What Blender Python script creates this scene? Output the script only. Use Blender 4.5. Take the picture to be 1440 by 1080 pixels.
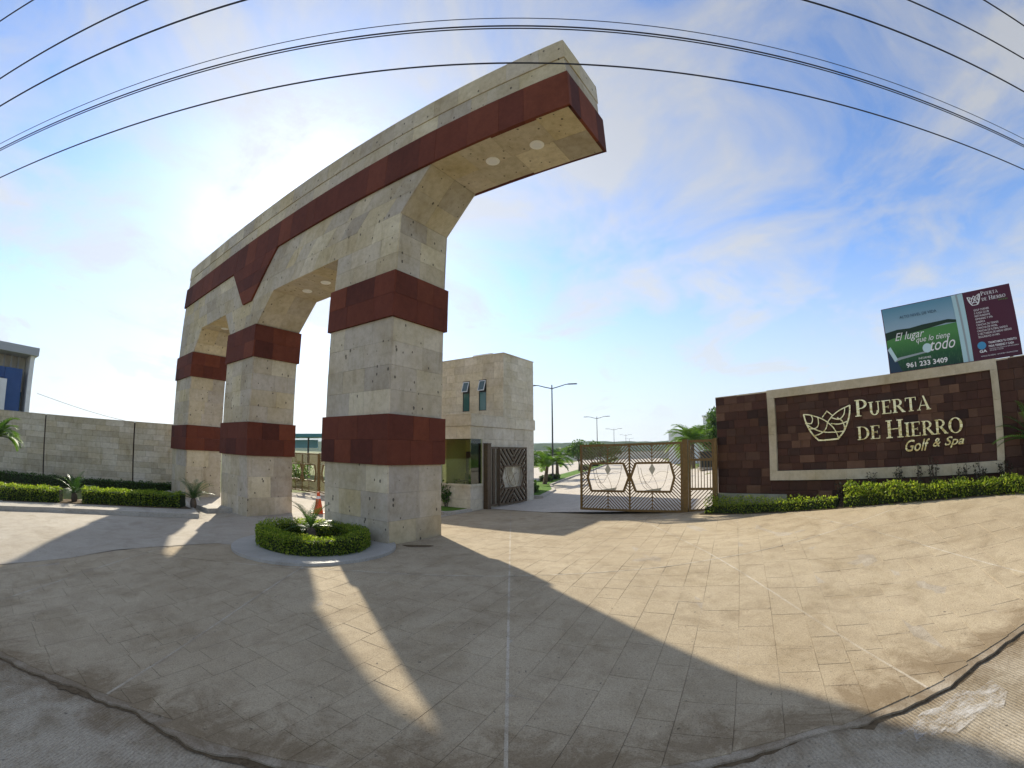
import bpy, math, random
import numpy as np
from mathutils import Vector, Matrix

sc = bpy.context.scene
for o in list(bpy.data.objects): bpy.data.objects.remove(o)
R = math.radians

# ------------------------------------------------------------------ camera (wide action-camera lens, 122 degrees across)
F_PX, K3, PITCH, ROLL, CAM_H = 644.6946, -0.0382264, 0.1487108, -0.0028824, 2.08
cam_data = bpy.data.cameras.new('camera')
cam = bpy.data.objects.new('camera', cam_data); sc.collection.objects.link(cam); sc.camera = cam
sc.render.engine = 'CYCLES'
cam_data.type = 'PANO'; cam_data.sensor_width = 36.0; cam_data.sensor_fit = 'HORIZONTAL'
cam_data.clip_start = 0.02; cam_data.clip_end = 20000
pc = cam_data if hasattr(cam_data, 'panorama_type') else cam_data.cycles
pc.panorama_type = 'FISHEYE_LENS_POLYNOMIAL'; pc.fisheye_fov = R(200)
q = 40.0 / F_PX
pc.fisheye_polynomial_k0 = 0.0; pc.fisheye_polynomial_k1 = -q; pc.fisheye_polynomial_k2 = 0.0
pc.fisheye_polynomial_k3 = -K3 * q**3; pc.fisheye_polynomial_k4 = 0.0
_cr, _sr, _cp, _sp = math.cos(ROLL), math.sin(ROLL), math.cos(PITCH), math.sin(PITCH)
cam.matrix_world = Matrix(((_cr, -_sr, 0, 0), (-_sr*_sp, -_cr*_sp, -_cp, 0), (_sr*_cp, _cr*_cp, -_sp, CAM_H), (0, 0, 0, 1)))

# ------------------------------------------------------------------ world, sun, exposure
SUN_AZ, SUN_EL = -28.5, 31.2
world = bpy.data.worlds.new('World'); sc.world = world; world.use_nodes = True
wt = world.node_tree; wt.nodes.clear()
def wn(t, **k):
    n = wt.nodes.new(t)
    for a, b in k.items(): setattr(n, a, b)
    return n
sky = wn('ShaderNodeTexSky', sky_type='NISHITA', sun_disc=False, sun_elevation=R(SUN_EL), sun_rotation=R(SUN_AZ),
         altitude=500.0, air_density=1.0, dust_density=0.6, ozone_density=2.5)
bg = wn('ShaderNodeBackground'); wout = wn('ShaderNodeOutputWorld'); bg.inputs['Strength'].default_value = 0.10
tc = wn('ShaderNodeTexCoord')
sep = wn('ShaderNodeSeparateXYZ'); wt.links.new(tc.outputs['Generated'], sep.inputs[0])
zz = wn('ShaderNodeMath', operation='MAXIMUM'); wt.links.new(sep.outputs[2], zz.inputs[0]); zz.inputs[1].default_value = 0.0
za = wn('ShaderNodeMath', operation='ADD'); wt.links.new(zz.outputs[0], za.inputs[0]); za.inputs[1].default_value = 0.22
dv = wn('ShaderNodeVectorMath', operation='DIVIDE'); wt.links.new(tc.outputs['Generated'], dv.inputs[0])
cb = wn('ShaderNodeCombineXYZ'); wt.links.new(za.outputs[0], cb.inputs[0]); wt.links.new(za.outputs[0], cb.inputs[1]); cb.inputs[2].default_value = 1.0
wt.links.new(cb.outputs[0], dv.inputs[1])
mp = wn('ShaderNodeMapping'); wt.links.new(dv.outputs[0], mp.inputs[0]); mp.inputs['Rotation'].default_value = (0, 0, R(35)); mp.inputs['Scale'].default_value = (1.0, 0.85, 0.4); mp.inputs['Location'].default_value = (7.1, 2.2, 0)
n1 = wn('ShaderNodeTexNoise'); wt.links.new(mp.outputs[0], n1.inputs['Vector'])
n1.inputs['Scale'].default_value = 2.1; n1.inputs['Detail'].default_value = 10; n1.inputs['Roughness'].default_value = 0.62; n1.inputs['Distortion'].default_value = 0.5
cr1 = wn('ShaderNodeValToRGB'); wt.links.new(n1.outputs['Fac'], cr1.inputs[0])
cr1.color_ramp.elements[0].position = 0.37; cr1.color_ramp.elements[1].position = 0.62
cr1.color_ramp.elements[0].color = (0.0, 0.0, 0.0, 1); cr1.color_ramp.elements[1].color = (0.82, 0.82, 0.82, 1)
hz_ = wn('ShaderNodeMapRange'); wt.links.new(zz.outputs[0], hz_.inputs[0]); hz_.inputs[1].default_value = 0.0; hz_.inputs[2].default_value = 0.36; hz_.inputs[3].default_value = 0.95; hz_.inputs[4].default_value = 0.0
msk = wn('ShaderNodeMath', operation='MAXIMUM'); wt.links.new(cr1.outputs[0], msk.inputs[0]); wt.links.new(hz_.outputs[0], msk.inputs[1])
bw = wn('ShaderNodeRGBToBW'); wt.links.new(sky.outputs[0], bw.inputs[0])
cm = wn('ShaderNodeMixRGB', blend_type='MULTIPLY'); cm.inputs[0].default_value = 1.0
mn_ = wn('ShaderNodeMath', operation='MINIMUM'); wt.links.new(bw.outputs[0], mn_.inputs[0]); mn_.inputs[1].default_value = 3.0
wt.links.new(mn_.outputs[0], cm.inputs[1]); cm.inputs[2].default_value = (0.42, 0.415, 0.40, 1)
ca = wn('ShaderNodeMixRGB', blend_type='ADD'); ca.inputs[0].default_value = 1.0; wt.links.new(cm.outputs[0], ca.inputs[1]); ca.inputs[2].default_value = (1.65, 1.68, 1.70, 1)
mx = wn('ShaderNodeMixRGB'); wt.links.new(msk.outputs[0], mx.inputs[0]); tn_ = wn('ShaderNodeMixRGB', blend_type='MULTIPLY'); tn_.inputs[0].default_value = 1.0; wt.links.new(sky.outputs[0], tn_.inputs[1]); tn_.inputs[2].default_value = (.70, .80, .94, 1); wt.links.new(tn_.outputs[0], mx.inputs[1]); wt.links.new(ca.outputs[0], mx.inputs[2])
wt.links.new(mx.outputs[0], bg.inputs['Color']); wt.links.new(bg.outputs[0], wout.inputs['Surface'])

sun_vec = Vector((math.sin(R(SUN_AZ))*math.cos(R(SUN_EL)), math.cos(R(SUN_AZ))*math.cos(R(SUN_EL)), math.sin(R(SUN_EL))))
sl = bpy.data.lights.new('sun', 'SUN'); sl.energy = 2.9; sl.angle = R(0.9); sl.color = (1.0, 0.92, 0.77)
so = bpy.data.objects.new('sun', sl); sc.collection.objects.link(so); so.rotation_euler = sun_vec.to_track_quat('Z', 'Y').to_euler()
sc.view_settings.view_transform = 'Standard'; sc.view_settings.look = 'None'; sc.view_settings.gamma = 1.0
sc.view_settings.use_curve_mapping = False; sc.view_settings.exposure = 1.38
sc.cycles.max_bounces = 6; sc.cycles.diffuse_bounces = 3; sc.cycles.transparent_max_bounces = 12
sc.cycles.use_denoising = True

rnd = random.Random(11); rng = np.random.default_rng(5)

# ------------------------------------------------------------------ terrain height and photo-pixel helpers (1440 x 1080 pixels)
_FX = [-40, -18.2, -8.8, -2.7, 0, 2.6, 4.4, 5.4, 6.3, 7.3, 8.6, 9.9, 12, 18.2, 39]; _FZ = [-.5, -.47, -.286, -.013, 0, .05, .16, .25, .36, .50, .70, .90, 1.14, 1.5, 1.9]
_GY = [-30, 0, 2.5, 3, 4, 5, 6, 7, 8, 9.5, 200]; _GZ = [-.5, -.36, -.33, -.30, -.25, -.18, -.10, -.04, 0, 0, 0]
def gz(x, y):
    w = min(1.0, max(0.0, (42 - y) / 20.0))
    return float(np.interp(x, _FX, _FZ)) * w + float(np.interp(y, _GY, _GZ))
def ray(px, py):
    x, y = px - 720.0, 540.0 - py; r = math.hypot(x, y); t = r / F_PX; th = t + K3 * t**3
    s = math.sin(th) / r if r > 1e-9 else 0.0
    a, b, c = x*s, math.cos(th), y*s
    X, Z = a*_cr - c*_sr, a*_sr + c*_cr
    return Vector((X, b*_cp - Z*_sp, b*_sp + Z*_cp))
def on_z(px, py, z):
    d = ray(px, py); t = (z - CAM_H) / d.z; return Vector((d.x*t, d.y*t, z))
def on_ground(px, py):
    z = 0.0
    for _ in range(60):
        p = on_z(px, py, z); z = 0.5*z + 0.5*gz(p.x, p.y)
    return p
U = Vector((0.83813, -0.54547, 0)); V = Vector((0.54547, 0.83813, 0)); Z = Vector((0, 0, 1))
def A(u, v, z): return U*u + V*v + Z*z
def on_plane(px, py, n, c):
    d = ray(px, py); t = (c - 0.0) / d.dot(n); p = d*t; p.z += CAM_H; return p

# ------------------------------------------------------------------ materials
MATS = {}
class NT:
    def __init__(s, name):
        s.m = bpy.data.materials.new(name); s.m.use_nodes = True; s.t = s.m.node_tree; s.b = s.t.nodes['Principled BSDF']; s.out = s.t.nodes['Material Output']
        s.geo = s.t.nodes.new('ShaderNodeNewGeometry'); s.pos = s.geo.outputs['Position']; MATS[name] = s.m
    def n(s, t, **k):
        x = s.t.nodes.new(t)
        for a, b in k.items(): setattr(x, a, b)
        return x
    def l(s, a, b): s.t.links.new(a, b)
    def noise(s, scale, detail=5, rough=0.55, vec=None, stretch=None, dist=0.0):
        x = s.n('ShaderNodeTexNoise'); x.inputs['Scale'].default_value = scale; x.inputs['Detail'].default_value = detail; x.inputs['Roughness'].default_value = rough; x.inputs['Distortion'].default_value = dist
        src = vec or s.pos
        if stretch:
            m = s.n('ShaderNodeMapping'); s.l(src, m.inputs[0]); m.inputs['Scale'].default_value = stretch; src = m.outputs[0]
        s.l(src, x.inputs['Vector']); return x.outputs['Fac']
    def ramp(s, fac, stops, interp='LINEAR'):
        x = s.n('ShaderNodeValToRGB'); e = x.color_ramp.elements; x.color_ramp.interpolation = interp
        while len(e) < len(stops): e.new(0.5)
        for i, (p, c) in enumerate(stops):
            e[i].position = p; e[i].color = (c, c, c, 1) if not hasattr(c, '__len__') else (*c, 1)
        s.l(fac, x.inputs[0]); return x.outputs['Color']
    def mix(s, fac, a, b, mode='MIX'):
        x = s.n('ShaderNodeMixRGB', blend_type=mode)
        for i, v in enumerate((fac, a, b)):
            if hasattr(v, 'is_linked'): s.l(v, x.inputs[i])
            elif i == 0: x.inputs[0].default_value = v
            else: x.inputs[i].default_value = (*v, 1)
        return x.outputs[0]
    def math(s, op, a, b=0.0):
        x = s.n('ShaderNodeMath', operation=op)
        for i, v in enumerate((a, b)):
            if hasattr(v, 'is_linked'): s.l(v, x.inputs[i])
            else: x.inputs[i].default_value = v
        return x.outputs[0]
    def objrand(s): return s.n('ShaderNodeObjectInfo').outputs['Random']
    def island(s): return s.geo.outputs['Random Per Island']
    def bump(s, h, strength=0.3, dist=0.02):
        x = s.n('ShaderNodeBump'); x.inputs['Strength'].default_value = strength; x.inputs['Distance'].default_value = dist
        s.l(h, x.inputs['Height']); s.l(x.outputs[0], s.b.inputs['Normal'])
    def fin(s, col, rough=0.8, metal=0.0, spec=0.3):
        if hasattr(col, 'is_linked'): s.l(col, s.b.inputs['Base Color'])
        else: s.b.inputs['Base Color'].default_value = (*col, 1)
        if hasattr(rough, 'is_linked'): s.l(rough, s.b.inputs['Roughness'])
        else: s.b.inputs['Roughness'].default_value = rough
        s.b.inputs['Metallic'].default_value = metal; s.b.inputs['Specular IOR Level'].default_value = spec
        return s.m

def stone(name, cols, pits=True, grain=0.12, streak=0.35, bs=0.35, island=False, rough=0.82):
    t = NT(name); r = t.island() if island else t.objrand()
    n = len(cols); col = t.ramp(r, [(i/(n-1) if n > 1 else 0, c) for i, c in enumerate(cols)])
    big = t.noise(0.9, 6, 0.6); col = t.mix(t.ramp(big, [(0.35, 0.0), (0.70, 0.75)]), col, t.mix(1.0, col, (0.72, 0.66, 0.5), 'MULTIPLY'))
    g = t.noise(38, 6, 0.7); col = t.mix(t.ramp(g, [(0.3, 0.0), (0.7, grain*2)]), col, t.mix(1.0, col, (1.35, 1.33, 1.3), 'MULTIPLY'))
    mott = t.noise(6.5, 6, 0.65); col = t.mix(t.ramp(mott, [(0.42, 0.0), (0.70, 0.75)]), col, t.mix(1.0, col, (0.74, 0.72, 0.70), 'MULTIPLY'))
    st = t.noise(2.2, 6, 0.6, stretch=(2.2, 2.2, 0.35)); col = t.mix(t.ramp(st, [(0.56, 0.0), (0.74, streak)]), col, t.mix(1.0, col, (0.5, 0.45, 0.33), 'MULTIPLY'))
    h = t.math('MULTIPLY', g, 0.25)
    if pits:
        v = t.n('ShaderNodeTexVoronoi'); v.inputs['Scale'].default_value = 6.5; v.inputs['Randomness'].default_value = 1.0
        wv = t.n('ShaderNodeMapping'); t.l(t.pos, wv.inputs[0]); t.l(wv.outputs[0], v.inputs['Vector']); wv.inputs['Scale'].default_value = (1, 1, 0.7)
        vc = t.n('ShaderNodeSeparateColor'); t.l(v.outputs['Color'], vc.inputs[0])
        size = t.ramp(vc.outputs[0], [(0.25, 0.0), (1.0, 0.21)])
        edge = t.math('ADD', v.outputs['Distance'], t.math('MULTIPLY', t.math('SUBTRACT', t.noise(30, 3), 0.5), 0.10))
        pm = t.math('LESS_THAN', edge, size)
        v2 = t.n('ShaderNodeTexVoronoi'); v2.inputs['Scale'].default_value = 16; t.l(t.pos, v2.inputs['Vector'])
        vc2 = t.n('ShaderNodeSeparateColor'); t.l(v2.outputs['Color'], vc2.inputs[0])
        pm2 = t.math('LESS_THAN', v2.outputs['Distance'], t.ramp(vc2.outputs[1], [(0.72, 0.0), (1.0, 0.13)]))
        pm = t.math('MAXIMUM', pm, pm2)
        col = t.mix(t.math('MULTIPLY', pm, 0.85), col, (0.075, 0.062, 0.045))
        h = t.math('SUBTRACT', h, t.math('MULTIPLY', pm, 0.8))
    t.bump(h, bs, 0.012); return t.fin(col, rough, 0, 0.25)

stone('tan stone', [(.56, .50, .385), (.47, .42, .35), (.62, .535, .345), (.52, .465, .38), (.68, .605, .43), (.43, .38, .31), (.60, .51, .33), (.51, .455, .375), (.66, .585, .44)])
stone('tan stone joined', [(.52, .48, .40), (.46, .43, .38), (.56, .50, .38), (.44, .41, .36)], island=True)
stone('red stone', [(.108, .029, .016), (.145, .038, .019), (.080, .022, .014), (.175, .048, .022), (.10, .028, .017), (.13, .034, .018)], pits=False, grain=0.5, streak=0.2, bs=0.6)
stone('red stone joined', [(.098, .025, .018), (.12, .029, .020), (.085, .022, .017)], pits=False, island=True)
stone('wall stone', [(.58, .53, .40), (.52, .465, .35), (.64, .59, .46), (.46, .41, .31), (.60, .53, .38), (.66, .61, .50)], pits=False, streak=0.55, grain=0.2)
stone('house stone', [(.63, .575, .46), (.56, .505, .40), (.68, .62, .51), (.52, .47, .38), (.65, .59, .46), (.60, .55, .45)], pits=False, streak=0.28, grain=0.15)
stone('sign stone', [(.060, .024, .014), (.085, .038, .020), (.040, .016, .010), (.12, .060, .034), (.055, .022, .014), (.075, .030, .018), (.032, .014, .010), (.15, .080, .048), (.05, .02, .013)], pits=False, grain=0.4, streak=0.35, bs=0.5, rough=0.6)
stone('frame stone', [(.52, .46, .33), (.56, .50, .37), (.48, .43, .31)], pits=False, grain=0.2, streak=0.3)

t = NT('mortar'); t.fin(t.ramp(t.noise(3), [(0.3, (.30, .28, .24)), (0.7, (.38, .35, .30))]), 0.9)
t = NT('dark mortar'); t.fin((.035, .018, .014), 0.9)

def concrete(name, c1, c2, dirt, dirt_amt=0.5, tine=False, fine=60, bs=0.25, edge=False):
    t = NT(name)
    big = t.noise(0.35, 7, 0.62); col = t.ramp(big, [(0.32, c1), (0.68, c2)])
    md = t.noise(2.3, 7, 0.66, dist=0.4); col = t.mix(t.ramp(md, [(0.46, 0.0), (0.78, dirt_amt)]), col, dirt)
    dk = t.noise(1.1, 8, 0.7, dist=0.8); col = t.mix(t.ramp(dk, [(0.50, 0.0), (0.70, dirt_amt)]), col, t.mix(1.0, col, (0.62, 0.58, 0.5), 'MULTIPLY'))
    lt = t.noise(4.5, 6, 0.6, dist=0.3); col = t.mix(t.ramp(lt, [(0.55, 0.0), (0.8, 0.35)]), col, t.mix(1.0, col, (1.3, 1.28, 1.24), 'MULTIPLY'))
    f = t.noise(fine, 5, 0.75); col = t.mix(t.ramp(f, [(0.34, 0.75), (0.52, 0.0)]), col, t.mix(1.0, col, (0.5, 0.48, 0.45), 'MULTIPLY'))
    f2 = t.noise(fine*2.2, 2, 0.5); col = t.mix(t.ramp(f2, [(0.60, 0.0), (0.70, 0.8)]), col, t.mix(1.0, col, (1.6, 1.58, 1.5), 'MULTIPLY'))
    sp = t.noise(17, 3, 0.5); col = t.mix(t.ramp(sp, [(0.70, 0.0), (0.74, 0.7)]), col, (.07, .06, .05))
    if edge:
        sy = t.n('ShaderNodeSeparateXYZ'); t.l(t.pos, sy.inputs[0]); dd = t.math('ABSOLUTE', t.math('SUBTRACT', sy.outputs[1], 3.0)); nn = t.noise(1.9, 9, 0.78, dist=0.7)
        k = t.math('SUBTRACT', t.math('MULTIPLY', nn, 1.9), t.math('ADD', 0.62, t.math('MULTIPLY', dd, 0.75))); col = t.mix(t.ramp(k, [(0.0, 0.0), (0.34, 0.62)]), col, (.15, .10, .052))
    h = t.math('ADD', t.math('MULTIPLY', f, 0.5), t.math('MULTIPLY', md, 0.7))
    if tine:
        w = t.n('ShaderNodeTexWave'); w.bands_direction = 'X'; w.inputs['Scale'].default_value = 8.5; w.inputs['Distortion'].default_value = 1.2; w.inputs['Detail'].default_value = 2
        t.l(t.pos, w.inputs['Vector']); h = t.math('ADD', h, t.math('MULTIPLY', w.outputs['Fac'], 0.8))
        col = t.mix(t.math('MULTIPLY', w.outputs['Fac'], 0.16), col, t.mix(1.0, col, (1.3, 1.3, 1.3), 'MULTIPLY'))
    t.bump(h, bs, 0.012); return t, col
t, c = concrete('stamped concrete', (.385, .31, .205), (.465, .385, .265), (.25, .19, .12), 0.6, bs=0.45, edge=True)
br = t.math('ADD', 0.975, t.math('MULTIPLY', t.objrand(), 0.05)); cc = t.n('ShaderNodeCombineColor'); [t.l(br, cc.inputs[i]) for i in range(3)]
c = t.mix(1.0, c, cc.outputs[0], 'MULTIPLY'); t.fin(c, 0.92, 0, 0.12)
t, c = concrete('joint concrete', (.36, .30, .22), (.47, .41, .32), (.19, .15, .10), 0.75, edge=True); t.fin(c, 0.95, 0, .1)
t, c = concrete('lane concrete', (.385, .335, .26), (.465, .42, .345), (.27, .23, .17), 0.5); t.fin(c, 0.85, 0, .15)
t, c = concrete('inner road concrete', (.47, .42, .35), (.55, .49, .41), (.36, .31, .25), 0.4, fine=20); t.fin(c, 0.85)
t, c = concrete('road concrete', (.32, .27, .195), (.43, .37, .28), (.19, .14, .08), 0.8, tine=True, fine=42, bs=0.6, edge=True)
# worn white paint patch on the road, ragged
geo = t.pos; px = t.n('ShaderNodeSeparateXYZ'); t.l(geo, px.inputs[0])
t.fin(c, 0.95, 0, .1)
t, c = concrete('kerb concrete', (.41, .375, .31), (.49, .45, .38), (.22, .20, .17), 0.5, fine=30); t.fin(c, 0.85)
t, c = concrete('island concrete', (.37, .35, .31), (.44, .42, .375), (.25, .23, .19), 0.4); t.fin(c, 0.6)
t, c = concrete('pale joint mortar', (.43, .36, .26), (.56, .50, .40), (.28, .22, .15), 1.0); t.fin(c, 0.9, 0, .1)
t = NT('worn paint'); m = t.noise(5, 9, 0.78, stretch=(1, 2.2, 1)); t.fin((.60, .57, .52), 0.9, 0, .1); tr = t.n('ShaderNodeBsdfTransparent'); ms = t.n('ShaderNodeMixShader'); t.l(t.ramp(m, [(0.44, 0.0), (0.66, 0.8)]), ms.inputs[0]); t.l(tr.outputs[0], ms.inputs[1]); t.l(t.b.outputs[0], ms.inputs[2]); t.l(ms.outputs[0], t.out.inputs[0])
t = NT('soil'); n = t.noise(14, 6, 0.7); t.bump(n, 0.8, 0.03); t.fin(t.ramp(n, [(0.3, (.07, .048, .026)), (0.7, (.19, .14, .085))]), 0.95, 0, 0.1)
t = NT('ground grass'); n = t.noise(0.05, 8, 0.65); n2 = t.noise(2.5, 6, 0.7); c = t.mix(n2, t.ramp(n, [(0.3, (.12, .16, .045)), (0.6, (.25, .24, .10)), (0.75, (.32, .27, .15))]), (.10, .13, .04)); t.bump(n2, 0.6, 0.1); t.fin(c, 0.95, 0, 0.1)
t = NT('lawn'); n = t.noise(1.2, 8, 0.7); n2 = t.noise(60, 3, 0.7); c = t.mix(t.ramp(n2, [(.3, 0.0), (.7, 0.6)]), t.ramp(n, [(0.3, (.07, .17, .02)), (0.7, (.17, .27, .04))]), (.04, .09, .015)); t.bump(n2, 0.8, 0.03); t.fin(c, 0.9, 0, 0.1)

def leafmat(name, cols, trans=0.35, rough=0.5):
    t = NT(name); n = len(cols); c = t.ramp(t.island(), [(i/(n-1), k) for i, k in enumerate(cols)])
    t.fin(c, rough, 0, 0.3); tr = t.n('ShaderNodeBsdfTranslucent'); t.l(t.mix(1.0, c, (1.25, 1.35, 0.6), 'MULTIPLY'), tr.inputs[0])
    ms = t.n('ShaderNodeMixShader'); ms.inputs[0].default_value = trans; t.l(t.b.outputs[0], ms.inputs[1]); t.l(tr.outputs[0], ms.inputs[2]); t.l(ms.outputs[0], t.out.inputs[0]); return t.m
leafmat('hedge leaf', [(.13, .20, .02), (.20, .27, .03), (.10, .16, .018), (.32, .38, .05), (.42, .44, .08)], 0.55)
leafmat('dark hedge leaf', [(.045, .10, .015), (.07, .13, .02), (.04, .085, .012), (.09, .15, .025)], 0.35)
leafmat('tree leaf', [(.045, .10, .02), (.08, .15, .03), (.035, .08, .018), (.11, .18, .035)], 0.35)
leafmat('far tree leaf', [(.05, .09, .03), (.07, .11, .04), (.045, .08, .028)], 0.3)
leafmat('palm leaf', [(.06, .13, .02), (.10, .18, .03), (.14, .22, .04)], 0.4)
leafmat('cycad leaf', [(.035, .085, .018), (.055, .12, .025), (.08, .15, .03)], 0.3, 0.35)
leafmat('purple leaf', [(.09, .018, .035), (.05, .012, .02), (.13, .03, .05), (.04, .03, .02)], 0.25)
leafmat('dark shrub leaf', [(.03, .035, .015), (.05, .05, .02), (.04, .02, .018)], 0.2)
t = NT('bark'); n = t.noise(9, 6, 0.7, stretch=(1, 1, .4)); t.bump(n, 0.8, 0.03); t.fin(t.ramp(n, [(.3, (.06, .045, .03)), (.7, (.17, .13, .09))]), 0.95)
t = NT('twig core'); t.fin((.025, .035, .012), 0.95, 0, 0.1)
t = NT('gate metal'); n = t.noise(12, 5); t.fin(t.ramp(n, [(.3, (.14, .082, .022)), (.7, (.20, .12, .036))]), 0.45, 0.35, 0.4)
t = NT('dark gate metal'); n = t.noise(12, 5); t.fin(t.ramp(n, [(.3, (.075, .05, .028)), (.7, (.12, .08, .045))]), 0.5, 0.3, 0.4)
t = NT('gate panel'); t.fin((.50, .46, .34), 0.4, 0.2)
t = NT('brushed metal'); n = t.noise(5, 3, stretch=(1, 1, 6)); t.bump(t.noise(7, 2), .25, .03); t.fin(t.ramp(n, [(.3, (.50, .43, .22)), (.7, (.70, .64, .42))]), 0.12, 1.0, 0.5)
t = NT('lamp metal'); t.fin((.06, .062, .065), 0.45, 0.5)
t = NT('lens white'); t.fin((.85, .84, .80), 0.3)
t = NT('white paint'); n = t.noise(2, 5); t.fin(t.ramp(n, [(.3, (.70, .69, .66)), (.7, (.80, .79, .77))]), 0.7)
t = NT('grey paint'); t.fin((.36, .37, .38), 0.7)
t = NT('cream paint'); t.fin((.66, .62, .50), 0.75)
t = NT('blue paint'); n = t.noise(1.5, 5); t.fin(t.ramp(n, [(.3, (.012, .055, .19)), (.7, (.02, .075, .23))]), 0.6)
t = NT('window glass'); t.fin((.035, .075, .08), 0.06, 0, 0.8)
t = NT('teal glass'); t.fin((.03, .11, .10), 0.08, 0, 0.8)
t = NT('dark frame'); t.fin((.02, .02, .02), 0.5)
t = NT('pale frame'); t.fin((.60, .62, .62), 0.4, 0.3)
t = NT('booth interior'); t.fin((.72, .66, .38), 0.8)
t = NT('dark furniture'); t.fin((.025, .03, .025), 0.6)
t = NT('teal metal'); t.fin((.05, .20, .22), 0.5)
t = NT('sky blue metal'); t.fin((.16, .36, .55), 0.5)
t = NT('orange plastic'); n = t.noise(8); t.fin(t.ramp(n, [(.3, (.62, .085, .02)), (.7, (.75, .13, .035))]), 0.5)
t = NT('cable'); t.fin((.015, .017, .03), 0.6)
t = NT('plinth stone'); n = t.noise(3, 6); t.fin(t.ramp(n, [(.3, (.24, .24, .16)), (.7, (.36, .35, .26))]), 0.85)
t = NT('hill forest'); n = t.noise(0.045, 8, 0.7); t.fin(t.ramp(n, [(.3, (.02, .045, .02)), (.6, (.05, .085, .035)), (.75, (.09, .12, .05))]), 1.0, 0, 0.0)
t = NT('field'); n = t.noise(0.08, 8, 0.7); t.fin(t.ramp(n, [(.3, (.20, .24, .08)), (.7, (.38, .33, .18))]), 1.0, 0, 0.0)
for nm, c in (('print white', (.80, .80, .80)), ('print pale', (.42, .62, .66)), ('print maroon', (.075, .012, .03)), ('print dark', (.02, .05, .09)), ('print tree', (.012, .035, .015)), ('print blue', (.06, .28, .50)), ('print green', (.10, .32, .05)), ('print grey', (.30, .36, .38)), ('print ball', (.50, .68, .72))):
    t = NT(nm); t.fin(c, 0.45)
def glass(name, col, alpha):
    t = NT(name); g = t.n('ShaderNodeBsdfGlossy'); g.inputs['Roughness'].default_value = 0.02; g.inputs[0].default_value = (.9, .95, .9, 1)
    tr = t.n('ShaderNodeBsdfTransparent'); tr.inputs[0].default_value = (*col, 1); fr = t.n('ShaderNodeFresnel'); fr.inputs[0].default_value = 1.5
    k = t.math('ADD', fr.outputs[0], alpha); ms = t.n('ShaderNodeMixShader'); t.l(k, ms.inputs[0]); t.l(tr.outputs[0], ms.inputs[1]); t.l(g.outputs[0], ms.inputs[2]); t.l(ms.outputs[0], t.out.inputs[0])
glass('booth glass', (.86, .92, .70), 0.03)

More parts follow.
